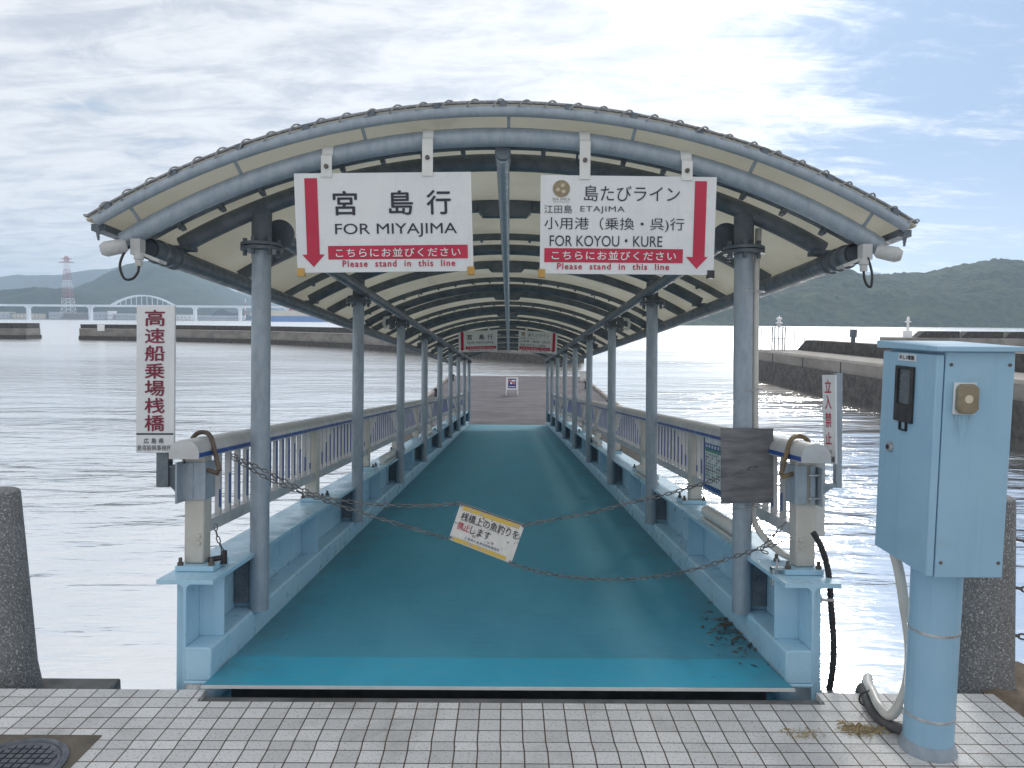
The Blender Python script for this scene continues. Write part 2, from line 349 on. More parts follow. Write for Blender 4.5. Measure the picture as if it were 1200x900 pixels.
def water_mat():
    m, t, b, oc = new_mat('sea_water'); out = t.nodes['Material Output']
    w1 = nz(t, mapping(t, oc, (.38, .95, 1), (0, 0, R(6))), 1.0, 4, .48, .7)
    w2 = nz(t, mapping(t, oc, (.9, 2.6, 1), (0, 0, R(-8))), 1.6, 5, .55, .4)
    w3 = nz(t, mapping(t, oc, (.07, .26, 1), (0, 0, R(4))), 1.0, 5, .6, .5)
    big = nz(t, mapping(t, oc, (.015, .07, 1)), 1.0, 5, .6, .6)
    h = mth(t, 'ADD', mth(t, 'MULTIPLY', w1, 1.0), mth(t, 'MULTIPLY', w2, .22))
    h = mth(t, 'ADD', mth(t, 'MULTIPLY', h, ramp(t, big, .35, .65, .35, 1.35)), mth(t, 'MULTIPLY', w3, 1.6))
    bn = t.nodes.new('ShaderNodeBump'); bn.inputs['Strength'].default_value = 1.0; ln = nd(t, 'ShaderNodeVectorMath', operation='LENGTH'); t.links.new(oc, ln.inputs[0]); far = ramp(t, ln.outputs['Value'], 8, 170, 0, 1, False); t.links.new(ramp(t, far, 0, 1, .11, .10, False), bn.inputs['Distance'])
    t.links.new(h, bn.inputs['Height'])
    g = t.nodes.new('ShaderNodeBsdfGlossy'); g.inputs['Color'].default_value = (.98, .975, .965, 1); t.links.new(mth(t, 'ADD', ramp(t, far, 0, 1, .06, .21, False), ramp(t, big, .4, .6, .04, -.01)), g.inputs['Roughness'])
    d = t.nodes.new('ShaderNodeBsdfDiffuse'); d.inputs[0].default_value = (.50, .53, .55, 1)
    lw = t.nodes.new('ShaderNodeFresnel'); lw.inputs['IOR'].default_value = 1.9
    for x in (g, lw): t.links.new(bn.outputs[0], x.inputs['Normal'])
    mx = t.nodes.new('ShaderNodeMixShader'); t.links.new(ramp(t, lw.outputs[0], .08, .5, .84, .99, False), mx.inputs[0])
    t.links.new(d.outputs[0], mx.inputs[1]); t.links.new(g.outputs[0], mx.inputs[2]); t.links.new(mx.outputs[0], out.inputs[0]); return m
M['water'] = water_mat()

def hill_mat(name, c1, c2, c3, s):
    m, t, b, oc = new_mat(name); b.inputs['Roughness'].default_value = .9; b.inputs['Specular IOR Level'].default_value = .1
    n = nz(t, oc, s, 8, .7); n2 = nz(t, oc, s * .12, 5, .6)
    col = mixc(t, ramp(t, n, .35, .65), c1, c2); col = mixc(t, mth(t, 'MULTIPLY', ramp(t, n2, .5, .68), .6), col, c3)
    t.links.new(col, b.inputs['Base Color']); bump(t, b, nz(t, oc, s * 1.5, 6, .7), .8, 3.0); return m
M['forest'] = hill_mat('forest_canopy', (.014, .026, .016), (.05, .075, .036), (.085, .115, .05), .10)
M['forest_far'] = hill_mat('distant_forest', (.02, .036, .024), (.045, .068, .038), (.07, .10, .05), .02)

# ------------------------------------------------------------------ setting: ground
QE, NE, WATER = 3.59, 3.475, -3.0      # quay edge, edge of the tiles in front of the gangway, water level
M['tile'] = tile_mat()
b = MB()
XR = 2.36
b.box(-9, XR, -7, NE, -.06, 0); b.box(-9, -1.46, NE, QE, -.06, 0); b.box(1.52, XR, NE, QE, -.06, 0)
b2 = MB()
def sheet(mb, x0, x1, y0, y1, z, x=1): mb.add([(x0, y0, z), (x1, y0, z), (x1, y1, z), (x0, y1, z)], [(0, 1, 2, 3)])
b2.prism([(-9, -7), (XR, -7), (XR, QE), (1.50, QE), (1.50, NE), (-1.46, NE), (-1.46, QE), (-9, QE)], -.06, 0, 'z')
b2.build('quay_paving', M['tile'], kind='structure', smooth=0)
MB().box(-9, XR, -7, QE - .02, -5, -.064).box(-9, -2.08, QE - .02, 4.0, -5, -.14).box(2.30, 9, QE - .02, 4.05, -5, -.14).build('quay_wall', M['coping'], kind='structure', bevel=.012)
MB().box(-1.50, 1.54, QE - .02, 4.02, -5, -.40).build('quay_wall', M['dark'], kind='structure')  # bearing seat in near-black; the shade under the ramp is in its colour
MB().box(-1.455, 1.495, NE + .004, QE - .025, -.062, -.022).build('quay_coping', M['coping'], kind='structure', bevel=.006)
def rough_sheet(x0, x1, y0, y1, nx, ny, fn):
    mb = MB(); vs = []; fs = []
    for j in range(ny + 1):
        for i in range(nx + 1):
            x = x0 + (x1 - x0) * i / nx; y = y0 + (y1 - y0) * j / ny; vs.append((x, y, fn(x, y)))
    for j in range(ny):
        for i in range(nx): a = j * (nx + 1) + i; fs.append((a, a + 1, a + nx + 2, a + nx + 1))
    mb.add(vs, fs); return mb
rough_sheet(XR + .012, 9, -7, 3.98, 90, 150, lambda x, y: -.035 + .05 * noise.fractal(Vector((x * 5, y * 5, 0)), 1, 2, 5) - max(0, .0)).build('rubble_ground', M['rubble'], kind='structure', smooth=60)
b = MB(); sheet(b, -9000, 9000, -40, 9500, WATER); b.build('water', M['water'], kind='structure', smooth=0)

# ------------------------------------------------------------------ setting: hills
def hill(name, material, ctrl, F0, F1, F2, nx, ny, rough_amp, crown=0, crown_s=9, zbase=-4, seed=0, x_ext=(0, 0)):
    pts = []
    for px, py in ctrl: q = wat(px, py, F1); pts.append((q.x, q.z))
    pts = [(pts[0][0] - x_ext[0], zbase)] * (x_ext[0] > 0) + pts + [(pts[-1][0] + x_ext[1], zbase)] * (x_ext[1] > 0)
    def H(x):
        for (xa, za), (xb, zb) in zip(pts, pts[1:]):
            if x <= xb:
                t = max(0, min(1, (x - xa) / (xb - xa + 1e-9))); t = t * t * (3 - 2 * t) * .35 + t * .65; return za + (zb - za) * t
        return pts[-1][1]
    X0, X1 = pts[0][0], pts[-1][0]
    mb = MB(); vs = []; fs = []
    for j in range(ny + 1):
        F = F0 + (F2 - F0) * j / ny
        s = (F - F0) / (F1 - F0) if F <= F1 else (F2 - F) / (F2 - F1)
        s = max(0, min(1, s)); s2 = math.sin(s * math.pi / 2) ** .9
        for i in range(nx + 1):
            x = X0 + (X1 - X0) * i / nx
            xs = x * F1 / F if F < F1 else x      # front slopes taper along the camera's sight lines to hold the ridge outline
            h = H(xs) - zbase
            n = noise.fractal(Vector((x / 160 + seed, F / 160, seed)), 1, 2, 6)
            z = zbase + h * s2 + rough_amp * n * (4 * s * (1 - s)) ** .7 * min(1, h / 30)
            if crown and s > .01:
                v = noise.voronoi(Vector((x / crown_s, F / crown_s, seed)))[0][0]
                z += crown * (1 - min(1, v * 1.25)) * min(1, max(0, h - 2) / 12) * (.6 + .7 * noise.noise(Vector((x / 40, F / 40, 3))))
            jx = noise.noise(Vector((x / 3, F / 3, 7))) * crown_s * .15 if crown else 0
            vs.append((x + jx, F + jx, z))
    for j in range(ny):
        for i in range(nx): a = j * (nx + 1) + i; fs.append((a, a + 1, a + nx + 2, a + nx + 1))
    mb.add(vs, fs); return mb.build(name, material, kind='structure', smooth=50 if crown else 180)
hill('hill', M['forest'], [(600, 372), (690, 358), (760, 346), (830, 337), (880, 330), (905, 326), (935, 322), (958, 319), (975, 324), (1000, 326), (1030, 325), (1060, 322), (1080, 322), (1100, 319), (1130, 314), (1165, 310), (1185, 308), (1215, 309), (1260, 318), (1330, 330)],
     1090, 1420, 1900, 330, 130, 26, 7.5, 10, x_ext=(60, 300), seed=2)
hill('hill', M['forest_far'], [(-60, 366), (40, 354), (80, 341), (105, 332), (125, 322), (145, 314), (165, 309.5), (180, 308), (198, 310), (213, 316), (233, 330), (253, 344), (277, 361), (300, 371)], 2350, 3200, 4300, 150, 60, 20, 5, 22, x_ext=(300, 120), seed=5)
hill('hill', M['forest_far'], [(-250, 342), (-100, 338), (0, 341), (20, 340), (40, 337), (55, 342), (70, 338), (100, 344), (140, 356), (200, 366)], 2080, 2280, 2700, 150, 50, 14, 6, 14, x_ext=(200, 150), seed=9)
hill('hill', M['forest_far'], [(-300, 330), (-60, 328), (0, 325), (15, 322), (30, 323.5), (55, 322), (70, 323), (85, 319), (105, 316), (120, 317), (140, 313), (170, 316), (220, 335), (262, 340), (280, 344), (300, 342), (330, 352), (370, 362), (450, 372)], 5200, 6000, 7400, 120, 24, 30, x_ext=(600, 600), seed=14)
hill('hill', M['forest_far'], [(880, 340), (940, 330), (975, 326), (1000, 321), (1015, 319.5), (1030, 321), (1050, 324), (1100, 332), (1200, 340)], 4600, 5400, 6800, 80, 24, 25, x_ext=(500, 500), seed=21)
MB().box(-2600, -700, 2030, 2200, -5, -1.2).build('shore_ground', M['concrete'], kind='structure')

#__HAZE__
# ------------------------------------------------------------------ air
hz = bpy.data.materials.new('haze_air'); hz.use_nodes = True; ht = hz.node_tree; ht.nodes.clear()
pv = nd(ht, 'ShaderNodeVolumePrincipled'); pv.inputs['Color'].default_value = (.66, .82, 1.0, 1); pv.inputs['Density'].default_value = .00014; pv.inputs['Anisotropy'].default_value = .6
ho = nd(ht, 'ShaderNodeOutputMaterial'); ht.links.new(pv.outputs[0], ho.inputs['Volume'])
MB().box(-9200, 9200, -45, 9600, -6, 560).build('haze', hz, kind='stuff', smooth=0)

# ------------------------------------------------------------------ far things
def window_part(parent, x0, x1, y, z0, z1): MB().box(x0, x1, y - .25, y + .05, z0, z1).build('window', M['window'], parent)
def far_building(px0, px1, py0, F, wallm, roofm, label, rows=1):
    a = wat(px0, py0, F); c = wat(px1, py0, F); x0, x1, z1 = a.x, c.x, a.z
    t = thing('building', label, 'building', ((x0 + x1) / 2, F, -1.2), group='harbour buildings along the far shore')
    MB().box(x0, x1, F, F + 25, -1.2, z1).build('wall', wallm, t)
    MB().box(x0 - .6, x1 + .6, F - .6, F + 25.6, z1, z1 + 1.4).build('roof', roofm, t)
    for r in range(rows):
        zz = -1.2 + (z1 + 1.2) * (r + .45) / rows; n = max(2, int((x1 - x0) / 9))
        for i in range(n):
            xx = x0 + (x1 - x0) * (i + .5) / n; window_part(t, xx - 2.2, xx + 2.2, F, zz, zz + 1.8)
    return t
far_building(-8, 11, 366, 2040, M['grey_wall'], M['cream_wall'], 'grey waterfront building with cream roof at the left edge of the photo')
far_building(13, 47, 367.5, 2045, M['cream_wall'], M['brown_wall'], 'long cream waterfront building with dark roof left of the pylon', 2)
far_building(57, 70, 366, 2060, M['grey_wall'], M['grey_wall'], 'small grey block on the far shore beside the foot of the pylon')
far_building(74, 100, 367, 2060, M['brown_wall'], M['grey_wall'], 'reddish brown shed on the far shore behind the foot of the pylon')
far_building(106, 124, 366, 2055, M['grey_wall'], M['grey_wall'], 'low grey warehouse on the far shore right of the pylon')
far_building(126, 131, 365, 2050, M['white_paint'], M['white_paint'], 'narrow white tower block on the far shore under the arch bridge')
far_building(134, 158, 368, 2058, M['grey_wall'], M['white_paint'], 'low grey warehouse with white roof under the arch bridge')
far_building(206, 224, 369, 2058, M['white_paint'], M['grey_wall'], 'low white shed on the far shore right of the vertical sign')
far_building(232, 284, 370.5, 2058, M['grey_wall'], M['white_paint'], 'long low grey quay building under the right end of the bridge')

FB = 1700
def bx(px): return wat(px, 358, FB).x
zb = wat(150, 358, FB).z
br = thing('arch_bridge', 'long pale bridge with one white arch across the strait below the mountain', 'bridge', (bx(165), FB, -3))
MB().box(bx(-120), bx(470), FB, FB + 14, zb - 3.2, zb).build('bridge_deck', M['bridge'], br)
for dy in (0, 12):
    MB().box(bx(-120), bx(470), FB + dy, FB + dy + .6, zb, zb + 1.3).build('parapet', M['bridge'], br)
    xa, xb = bx(129), bx(203); rise = 22
    arc = [(xa + (xb - xa) * i / 24, FB + dy + .6, zb + rise * (1 - (2 * i / 24 - 1) ** 2)) for i in range(25)]
    MB().tube(arc, 1.5, 8).build('arch', M['bridge'], br)
for i in range(1, 12):
    u = i / 12; x = xa + (xb - xa) * u; zt = zb + rise * (1 - (2 * u - 1) ** 2)
    MB().box(x - .5, x + .5, FB + .2, FB + 1.2, zb, zt).build('hanger', M['bridge'], br)
for px in (-50, 31, 104, 227, 280, 335, 390):
    x = bx(px); MB().box(x - 2.4, x + 2.4, FB + 2, FB + 12, -3.2, zb - 3.2).box(x - 5, x + 5, FB + 1, FB + 13, zb - 6, zb - 3.3).build('pier', M['bridge'], br)

FT = 2075
base = wat(80.5, 371, FT); x0 = base.x; ztop = wat(80, 300, FT).z; Hh = ztop - base.z
tw = thing('power_pylon', 'tall red and white lattice pylon standing before the left hills', 'pylon', (x0, FT, base.z))
def wid(u): return 12 * (1 - u) ** 1.0 * .9 + 3.0
bands = [(0, .18, 'white_paint'), (.18, .30, 'white_paint'), (.30, .48, 'pale_red'), (.48, .60, 'white_paint'), (.60, .78, 'pale_red'), (.78, .90, 'white_paint'), (.90, 1.0, 'pale_red')]
for u0, u1, mm in bands:
    mb = MB(); n = max(1, int((u1 - u0) / .06))
    for k in range(n):
        a, c = u0 + (u1 - u0) * k / n, u0 + (u1 - u0) * (k + 1) / n
        za, zc_ = base.z + Hh * a, base.z + Hh * c; wa, wc = wid(a), wid(c)
        ca = [(x0 + sx * wa, FT + sy * wa, za) for sx, sy in ((-1, -1), (1, -1), (1, 1), (-1, 1))]; cc = [(x0 + sx * wc, FT + sy * wc, zc_) for sx, sy in ((-1, -1), (1, -1), (1, 1), (-1, 1))]
        for q in range(4):
            mb.tube([ca[q], cc[q]], .6, 4); mb.tube([ca[q], cc[(q + 1) % 4]], .28, 4); mb.tube([ca[(q + 1) % 4], cc[q]], .28, 4); mb.tube([cc[q], cc[(q + 1) % 4]], .28, 4)
    mb.build('lattice_section', M[mm], tw)
for u, hw in ((.90, 20), (.955, 13)):
    z = base.z + Hh * u; MB().tube([(x0 - hw, FT, z - 1), (x0, FT, z + 1.5), (x0 + hw, FT, z - 1)], 1.2, 5).tube([(x0 - hw, FT, z - 1), (x0 + hw, FT, z - 1)], .8, 5).build('cross_arm', M['pale_red'], tw)
# slim mast at the bridge's right end
p0 = wat(287.5, 373, 2040); p1 = wat(287.5, 350, 2040); ms = thing('radio_mast', 'slim red and white mast at the right end of the far bridge', 'mast', p0)
for k in range(5):
    a, c = p0.lerp(p1, k / 5), p0.lerp(p1, (k + 1) / 5); MB().tube([a, c], 1.6 - .18 * k, 6).build('mast_section', M['red_paint' if k % 2 else 'white_paint'], ms)
# ship
FS = 1600
def sx(px): return wat(px, 372, FS).x
zl, zm, zt = WATER - .2, wat(330, 370.3, FS).z, wat(330, 364, FS).z
sh = thing('cargo_ship', 'blue hulled ship with cream upper works moored beyond the breakwater', 'ship', (sx(380), FS, WATER))
hullp = [(sx(295), zl), (sx(470), zl), (sx(474), zm), (sx(292), zm)]
MB().prism(hullp, FS, FS + 28).build('hull', M['hull'], sh)
MB().prism([(sx(292.5), zm), (sx(473), zm), (sx(472), zt), (sx(298), zt), (sx(293), zm + 5)], FS + 1, FS + 27).build('upper_works', M['cream_wall'], sh)
MB().prism([(sx(337), zt), (sx(341), zt), (sx(340), zt + 4), (sx(338), zt + 4)], FS + 8, FS + 16).build('funnel', M['red_paint'], sh)
MB().prism([(sx(420), zt), (sx(450), zt), (sx(450), zt + 14), (sx(422), zt + 14)], FS + 3, FS + 25).build('bridge_house', M['white_paint'], sh)

# ------------------------------------------------------------------ breakwaters
def pline_block(pts, z0, z1, d0, d1, mb):
    # band following pts in plan; d0..d1 = offset behind the front line
    P = [Vector(p) for p in pts]; N = len(P); nr = []
    for i in range(N):
        t = (P[min(i + 1, N - 1)] - P[max(i - 1, 0)]).normalized(); n = Vector((-t.y, t.x)); nr.append(n if n.y > 0 else -n)
    vs = []
    for i in range(N):
        for d, z in ((d0, z0), (d1, z0), (d1, z1), (d0, z1)): q = P[i] + nr[i] * d; vs.append((q.x, q.y, z))
    fs = [(0, 1, 2, 3), tuple((N - 1) * 4 + k for k in (3, 2, 1, 0))]
    for i in range(N - 1):
        for k in range(4): fs.append((i * 4 + k, i * 4 + (k + 1) % 4, i * 4 + 4 + (k + 1) % 4, i * 4 + 4 + k))
    mb.add(vs, fs); return mb
mainp = [(-95.5, 171), (-70, 163), (-48, 151), (-28, 132), (-12.5, 110), (-2, 97), (4.5, 88)]
bw = thing('breakwater', 'long dark concrete breakwater across the water behind the gangway and vertical sign', 'breakwater', (-48, 151, WATER))
pline_block(mainp, -5, -2.15, -.25, 5.4, MB()).build('wet_foot', M['concrete_dark'], bw)
pline_block(mainp, -2.15, -.62, 0, 5, MB()).build('wall_face', M['concrete'], bw)
pline_block(mainp, -.62, -.48, -.12, 5.1, MB()).build('ledge', M['concrete_light'], bw)
pline_block(mainp, -.48, .40, .35, 4.7, MB()).build('parapet', M['concrete_dark'], bw)
p = wat(131, 388, 171.5); MB().box(p.x - .75, p.x + .75, p.y - 9.2, p.y - 9.05, p.z - .75, p.z + .75)
p = Vector((-89.3, 168.9 - .2, -.9)); tag(MB().box(p.x - .75, p.x + .75, p.y - .35, p.y - .05, p.z - .1, p.z + 1.3).build('notice_plate', M['white_paint'], base=p), 'small white square plate on the long breakwater left of the vertical sign', 'plate')
lp = [(-190, 176), (-140, 174), (-108.5, 173)]
bw = thing('breakwater', 'short end of a dark breakwater at the left edge, across the harbour gap', 'breakwater', (-120, 174, WATER))
pline_block(lp, -5, -2.15, -.25, 5.4, MB()).build('wet_foot', M['concrete_dark'], bw)
pline_block(lp, -2.15, -.62, 0, 5, MB()).build('wall_face', M['concrete'], bw)
pline_block(lp, -.62, .55, .3, 4.8, MB()).build('parapet', M['concrete_dark'], bw)
# right pier
PX, PE = 21.6, 67.5
rp = thing('breakwater', 'grey concrete pier with a walkway and parapet running out on the right, nearest breakwater', 'breakwater', (PX, 40, WATER))
b = MB(); b.box(PX + .02, PX + 9, 12, PE, -1.45, -.72)
b.build('wall_face', M['concrete'], rp)
MB().box(PX - .14, PX + 9.2, 12, PE + .2, -5, -1.45).build('wet_foot', M['concrete_dark'], rp)
MB().box(PX, PX + 9, 12, PE + .05, -.72, -.55).build('walkway', M['concrete_light'], rp)
PXP = 25.1
MB().prism([(12, -.55), (PE - .5, -.55), (PE - 2.4, .36), (12, .36)], PXP, PXP + 1.2, 'x').build('parapet', M['concrete_dark'], rp)
for yy in (63, 56.5, 50, 43.5, 37, 30.5):
    MB().box(PX - .012, PX + .02, yy - .03, yy + .03, -1.45, -.72).build('joint', M['dark'], rp)
# beacon
bp = Vector((23.3, 66.6, -.55)); bc = thing('harbour_beacon', 'small white lamp beacon on a ladder frame at the tip of the right pier', 'beacon', bp)
for dx in (-.45, .45):
    for dy in (-.3, .3): MB().tube([bp + Vector((dx, dy, 0)), bp + Vector((dx, dy, 2.0))], .06, 6).build('leg', M['galv'], bc)
for zz in (.95, 1.95): MB().box(bp.x - .5, bp.x + .5, bp.y - .35, bp.y + .35, bp.z + zz, bp.z + zz + .06).build('platform', M['galv'], bc)
MB().tube([bp, bp + Vector((0, 0, 2.1))], .05, 6).build('mast', M['galv'], bc)
MB().lathe([(.12, 2.0), (.16, 2.25), (.30, 2.3), (.30, 2.36), (.15, 2.4), (.15, 2.62), (.26, 2.66), (.20, 2.78), (.04, 2.84), (.03, 3.0)], bp, 14).build('lantern', M['white_paint'], bc)
gr = thing('pier_railing', 'thin metal posts and rail round the tip of the right pier', 'railing', (23, PE, -.55))
for x, y in ((22.0, 67.2), (24.6, 66.4), (25.4, 66.2), (26.1, 65.9)): MB().tube([(x, y, -.55), (x, y, 1.25)], .035, 6).build('post', M['galv_dark'], gr)
MB().tube([(22, 67.2, 1.25), (24.6, 66.4, 1.25), (25.4, 66.2, 1.25), (26.1, 65.9, 1.25)], .018, 5).build('wire', M['galv'], gr)
bp = Vector((25.7, 57.5, .36)); t = tag(MB().box(bp.x - .12, bp.x + .12, bp.y - .12, bp.y + .12, bp.z, bp.z + .38).box(bp.x - .19, bp.x + .19, bp.y - .19, bp.y + .19, bp.z + .38, bp.z + .98).build('marker_box', M['galv_dark'], base=bp), 'grey box on a short post standing on the parapet of the right pier', 'marker box')
# far right breakwater
fr = thing('breakwater', 'far breakwater with stepped parapet behind the blue cabinet', 'breakwater', (100, 130, WATER))
MB().box(66, 190, 130, 137, -5, -.6).build('wall_face', M['concrete'], fr)
for i in range(8): MB().prism([(70 + 7.5 * i, -.6), (77.3 + 7.5 * i, -.6), (77.3 + 7.5 * i, .55), (71.2 + 7.5 * i, .55)], 132, 134).build('parapet_block', M['concrete_dark'], fr)
bp = Vector((67.8, 131, -.6)); t = thing('marker_post', 'slim white marker post on the tip of the far right breakwater', 'marker', bp)
MB().lathe([(.7, 0), (.7, 1.2), (.22, 1.25), (.2, 2.6), (.5, 2.65), (.5, 2.8), (.22, 2.85), (.22, 3.5), (.05, 3.6)], bp, 12).build('post', M['white_paint'], t)

# ------------------------------------------------------------------ pontoon
pt = thing('floating_pontoon', 'grey floating landing stage at the far end of the gangway', 'pontoon', (.4, 40, WATER))
ZP = -2.0
MB().box(-4.1, 4.9, 27.3, 52.5, -3.6, ZP).build('hull', M['concrete'], pt, bevel=.05)
MB().box(-4.0, 4.8, 27.4, 52.4, ZP + .004, ZP + .03).build('deck', M['pontoon'], pt)
for sx_ in (-4.08, 4.72):
    for k in range(8): MB().box(sx_, sx_ + .16, 28 + 3 * k, 30.6 + 3 * k, ZP + .03, ZP + .17).build('kerb', M['concrete_light'], pt, bevel=.02)
for k in range(5): MB().tube([(5.02, 29.5 + 4.6 * k, ZP - .35), (5.02, 31.7 + 4.6 * k, ZP - .35)], .2, 10).build('fender', M['black'], pt)
for k in range(4):
    bpv = Vector((-3.6 if k % 2 else 4.35, 33 + 5.0 * k, ZP + .03)); MB().lathe([(.16, 0), (.13, .05), (.11, .3), (.17, .34), (.17, .4), (.05, .43)], bpv, 14).build('mooring_bollard', M['black'], pt)
cb = wat(686, 447, 48.5); cb.z = ZP + .03; tag(MB().box(cb.x - .35, cb.x + .35, 48.2, 48.7, cb.z, cb.z + .6).box(cb.x - .4, cb.x + .4, 48.15, 48.75, cb.z + .6, cb.z + .66).build('equipment_box', M['white_grey'], base=cb), 'small pale box at the right rim of the floating pontoon', 'box')
# A-board on the pontoon
q = wz(600, 463, ZP + .03); ab = thing('sandwich_board', 'white framed sandwich board with navy poster standing on the pontoon', 'sign board', q)
for s_, lean in ((-1, 1), (1, -1)):
    def L(u, v, d=0): return q + Vector((u, s_ * .22 + lean * v * .22 + d * s_ , v))
    fr_ = MB()
    for u in (-.29, .29): fr_.tube([L(u, 0), L(u, .9)], .022, 6)
    for v in (.30, .88): fr_.tube([L(-.29, v), L(.29, v)], .022, 6)
    fr_.build('frame', M['white_paint'], ab)
    pn = MB(); pn.hexa([L(-.28, .3, 0), L(.28, .3, 0), L(.28, .3, -.012), L(-.28, .3, -.012), L(-.28, .88, 0), L(.28, .88, 0), L(.28, .88, -.012), L(-.28, .88, -.012)]); pn.build('panel', M['white_paint'], ab)
    if s_ < 0:
        po = MB(); po.add([L(-.2, .36, .006), L(.2, .36, .006), L(.2, .84, .006), L(-.2, .84, .006)], [(0, 1, 2, 3)]); po.build('poster', M['poster'], ab)
        mk = MB()
        for (u0, u1, v0, v1, k) in ((-.17, -.05, .70, .78, 0), (-.03, .17, .70, .78, 1), (-.10, .0, .57, .66, 1), (.02, .15, .57, .66, 0), (-.15, -.05, .42, .46, 1), (-.03, .15, .42, .46, 1)):
            mk.k = k; mk.add([L(u0, v0, .010), L(u1, v0, .010), L(u1, v1, .010), L(u0, v1, .010)], [(0, 1, 2, 3)])
        mk.build('print', [M['orange'], M['white_paint']], ab)

# ------------------------------------------------------------------ gangway (frame G)
Y0, YEND = 3.80, 28.0
ZD, ZCURB, ZFL = -1.455, -1.305, -.975
WI, WWEB, WO, WC = 1.415, 1.555, 1.695, 1.417
gw = thing('gangway', 'sky blue steel gangway bridge with teal deck sloping down to the pontoon', 'gangway', (0, Y0, ZD), G)
MB().box(-WC, WC, 4.03, YEND, ZD - .03, ZD).build('deck', M['deck'], gw)
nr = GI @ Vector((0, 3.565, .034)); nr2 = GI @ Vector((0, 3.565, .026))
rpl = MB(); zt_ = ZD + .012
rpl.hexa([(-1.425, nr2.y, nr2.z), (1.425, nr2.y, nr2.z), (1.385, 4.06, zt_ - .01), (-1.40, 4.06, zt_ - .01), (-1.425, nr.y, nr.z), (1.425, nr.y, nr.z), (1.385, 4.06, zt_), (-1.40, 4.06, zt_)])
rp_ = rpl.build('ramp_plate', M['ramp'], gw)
MB().box(-WC + .01, WC - .01, 4.04, 4.06, -1.74, ZD - .032).build('end_beam', M['galv_dark'], gw)
e1, e2 = GI @ Vector((0, 3.560, .036)), GI @ Vector((0, 3.560, .022))
MB().hexa([(-1.426, e2.y - .004, e2.z), (1.426, e2.y - .004, e2.z), (1.426, e2.y + .006, e2.z), (-1.426, e2.y + .006, e2.z), (-1.426, e1.y - .004, e1.z), (1.426, e1.y - .004, e1.z), (1.426, e1.y + .006, e1.z), (-1.426, e1.y + .006, e1.z)]).build('edge_strip', M['white_grey'], rp_)
POSTY = [4.46 + 2.865 * k for k in range(9)]
for s in (-1, 1):
    g = MB(); g.box(s * WI, s * WO, Y0, YEND, ZFL - .022, ZFL); g.box(s * (WWEB - .007), s * (WWEB + .007), Y0, YEND, -1.75, ZFL - .022); g.box(s * WI, s * WO, Y0, YEND, -1.775, -1.75)
    # fillets between web and top flange
    for q in (-1, 1):
        x = WWEB + q * .007; arc = [(s * (x + q * .028 * (1 - math.sin(a))), ZFL - .022 - .028 * (1 - math.cos(a))) for a in [i * math.pi / 10 for i in range(6)]]
        g.prism([(s * x, ZFL - .022)] + arc, Y0, YEND)
    go = g.build('girder', M['blue'], gw)
    ci = WC; c = MB(); r_ = .02
    c.prism([(s * (WWEB - .008), ZD - .012), (s * ci, ZD - .012), (s * ci, ZCURB - r_), (s * (ci + .006), ZCURB - .006), (s * (ci + r_), ZCURB), (s * (WWEB - .008), ZCURB)], Y0 - .012, YEND)
    c.box(s * (ci - .008), s * (WWEB - .006), Y0 - .02, Y0 + .3, ZD - .03, ZD - .012)
    c.build('kerb_beam', M['blue'], gw, bevel=.006)
    st = [Y0 + .17] + [y + .035 for y in POSTY] + [y + 1.45 for y in POSTY[:-1]]
    for y in st:
        MB().box(s * (WI + .008), s * (WWEB - .008), y, y + .012, ZCURB + .001, ZFL - .024).build('stiffener', M['blue'], go)
        if 4 < y < 6: MB().box(s * (WWEB + .008), s * (WO - .01), y, y + .012, -1.74, ZFL - .024).build('stiffener', M['blue'], go)
    MB().box(s * (WWEB + .008), s * (WWEB + .058), Y0 + .05, Y0 + .062, -1.74, ZFL - .024).build('end_plate', M['blue'], go)
# dried leaves against the right kerb
lf = MB()
for i in range(110):
    x = 1.405 - abs(rnd.gauss(0, .08)); y = 4.55 + rnd.gauss(0, .22); a = rnd.random() * 6.28; l = rnd.uniform(.008, .035); w_ = l * rnd.uniform(.12, .4)
    ux, uy = math.cos(a) * l, math.sin(a) * l; vx, vy = -math.sin(a) * w_, math.cos(a) * w_; z = ZD + .004 + rnd.random() * .012
    lf.add([(x - ux, y - uy, z), (x + vx, y + vy, z + .004), (x + ux, y + uy, z), (x - vx, y - vy, z - .001)], [(0, 1, 2, 3)])
lf.build('leaf_litter', mat('dry_leaves', (.06, .045, .033), (.12, .085, .055), 30, .9), frame=G, base=(1.35, 4.55, ZD), kind='stuff')

# ------------------------------------------------------------------ canopy (frame G)
RL, CL = 3.75, 1.29          # rib arch radius and crown
RU, CU = 3.98, 1.39          # roof edge arch
def zarc(x, Rr, C): return C - Rr + math.sqrt(Rr * Rr - x * x)
def arc(Rr, C, Wd, Y, n=40):
    a1 = math.asin(Wd / Rr); return [(Rr * math.sin(a), Y, C - Rr + Rr * math.cos(a)) for a in [-a1 + 2 * a1 * i / n for i in range(n + 1)]]
def arcbar(Rr, C, t, Wd, y0, y1, n=40, mb=None, w0=None):
    mb = mb or MB(); xa = -Wd if w0 is None else w0; vs = []; fs = []
    for i in range(n + 1):
        x = xa + (Wd - xa) * i / n; z = zarc(x, Rr, C); nn = Vector((x, 0, z - (C - Rr))).normalized()
        for y, k in ((y0, 0), (y1, 0), (y1, t), (y0, t)): q = Vector((x, y, z)) + nn * k; vs.append((q.x, y, q.z))
    fs = [(0, 1, 2, 3), tuple(n * 4 + k for k in (3, 2, 1, 0))]
    for i in range(n):
        for k in range(4): fs.append((i * 4 + k, i * 4 + (k + 1) % 4, i * 4 + 4 + (k + 1) % 4, i * 4 + 4 + k))
    mb.add(vs, fs); return mb
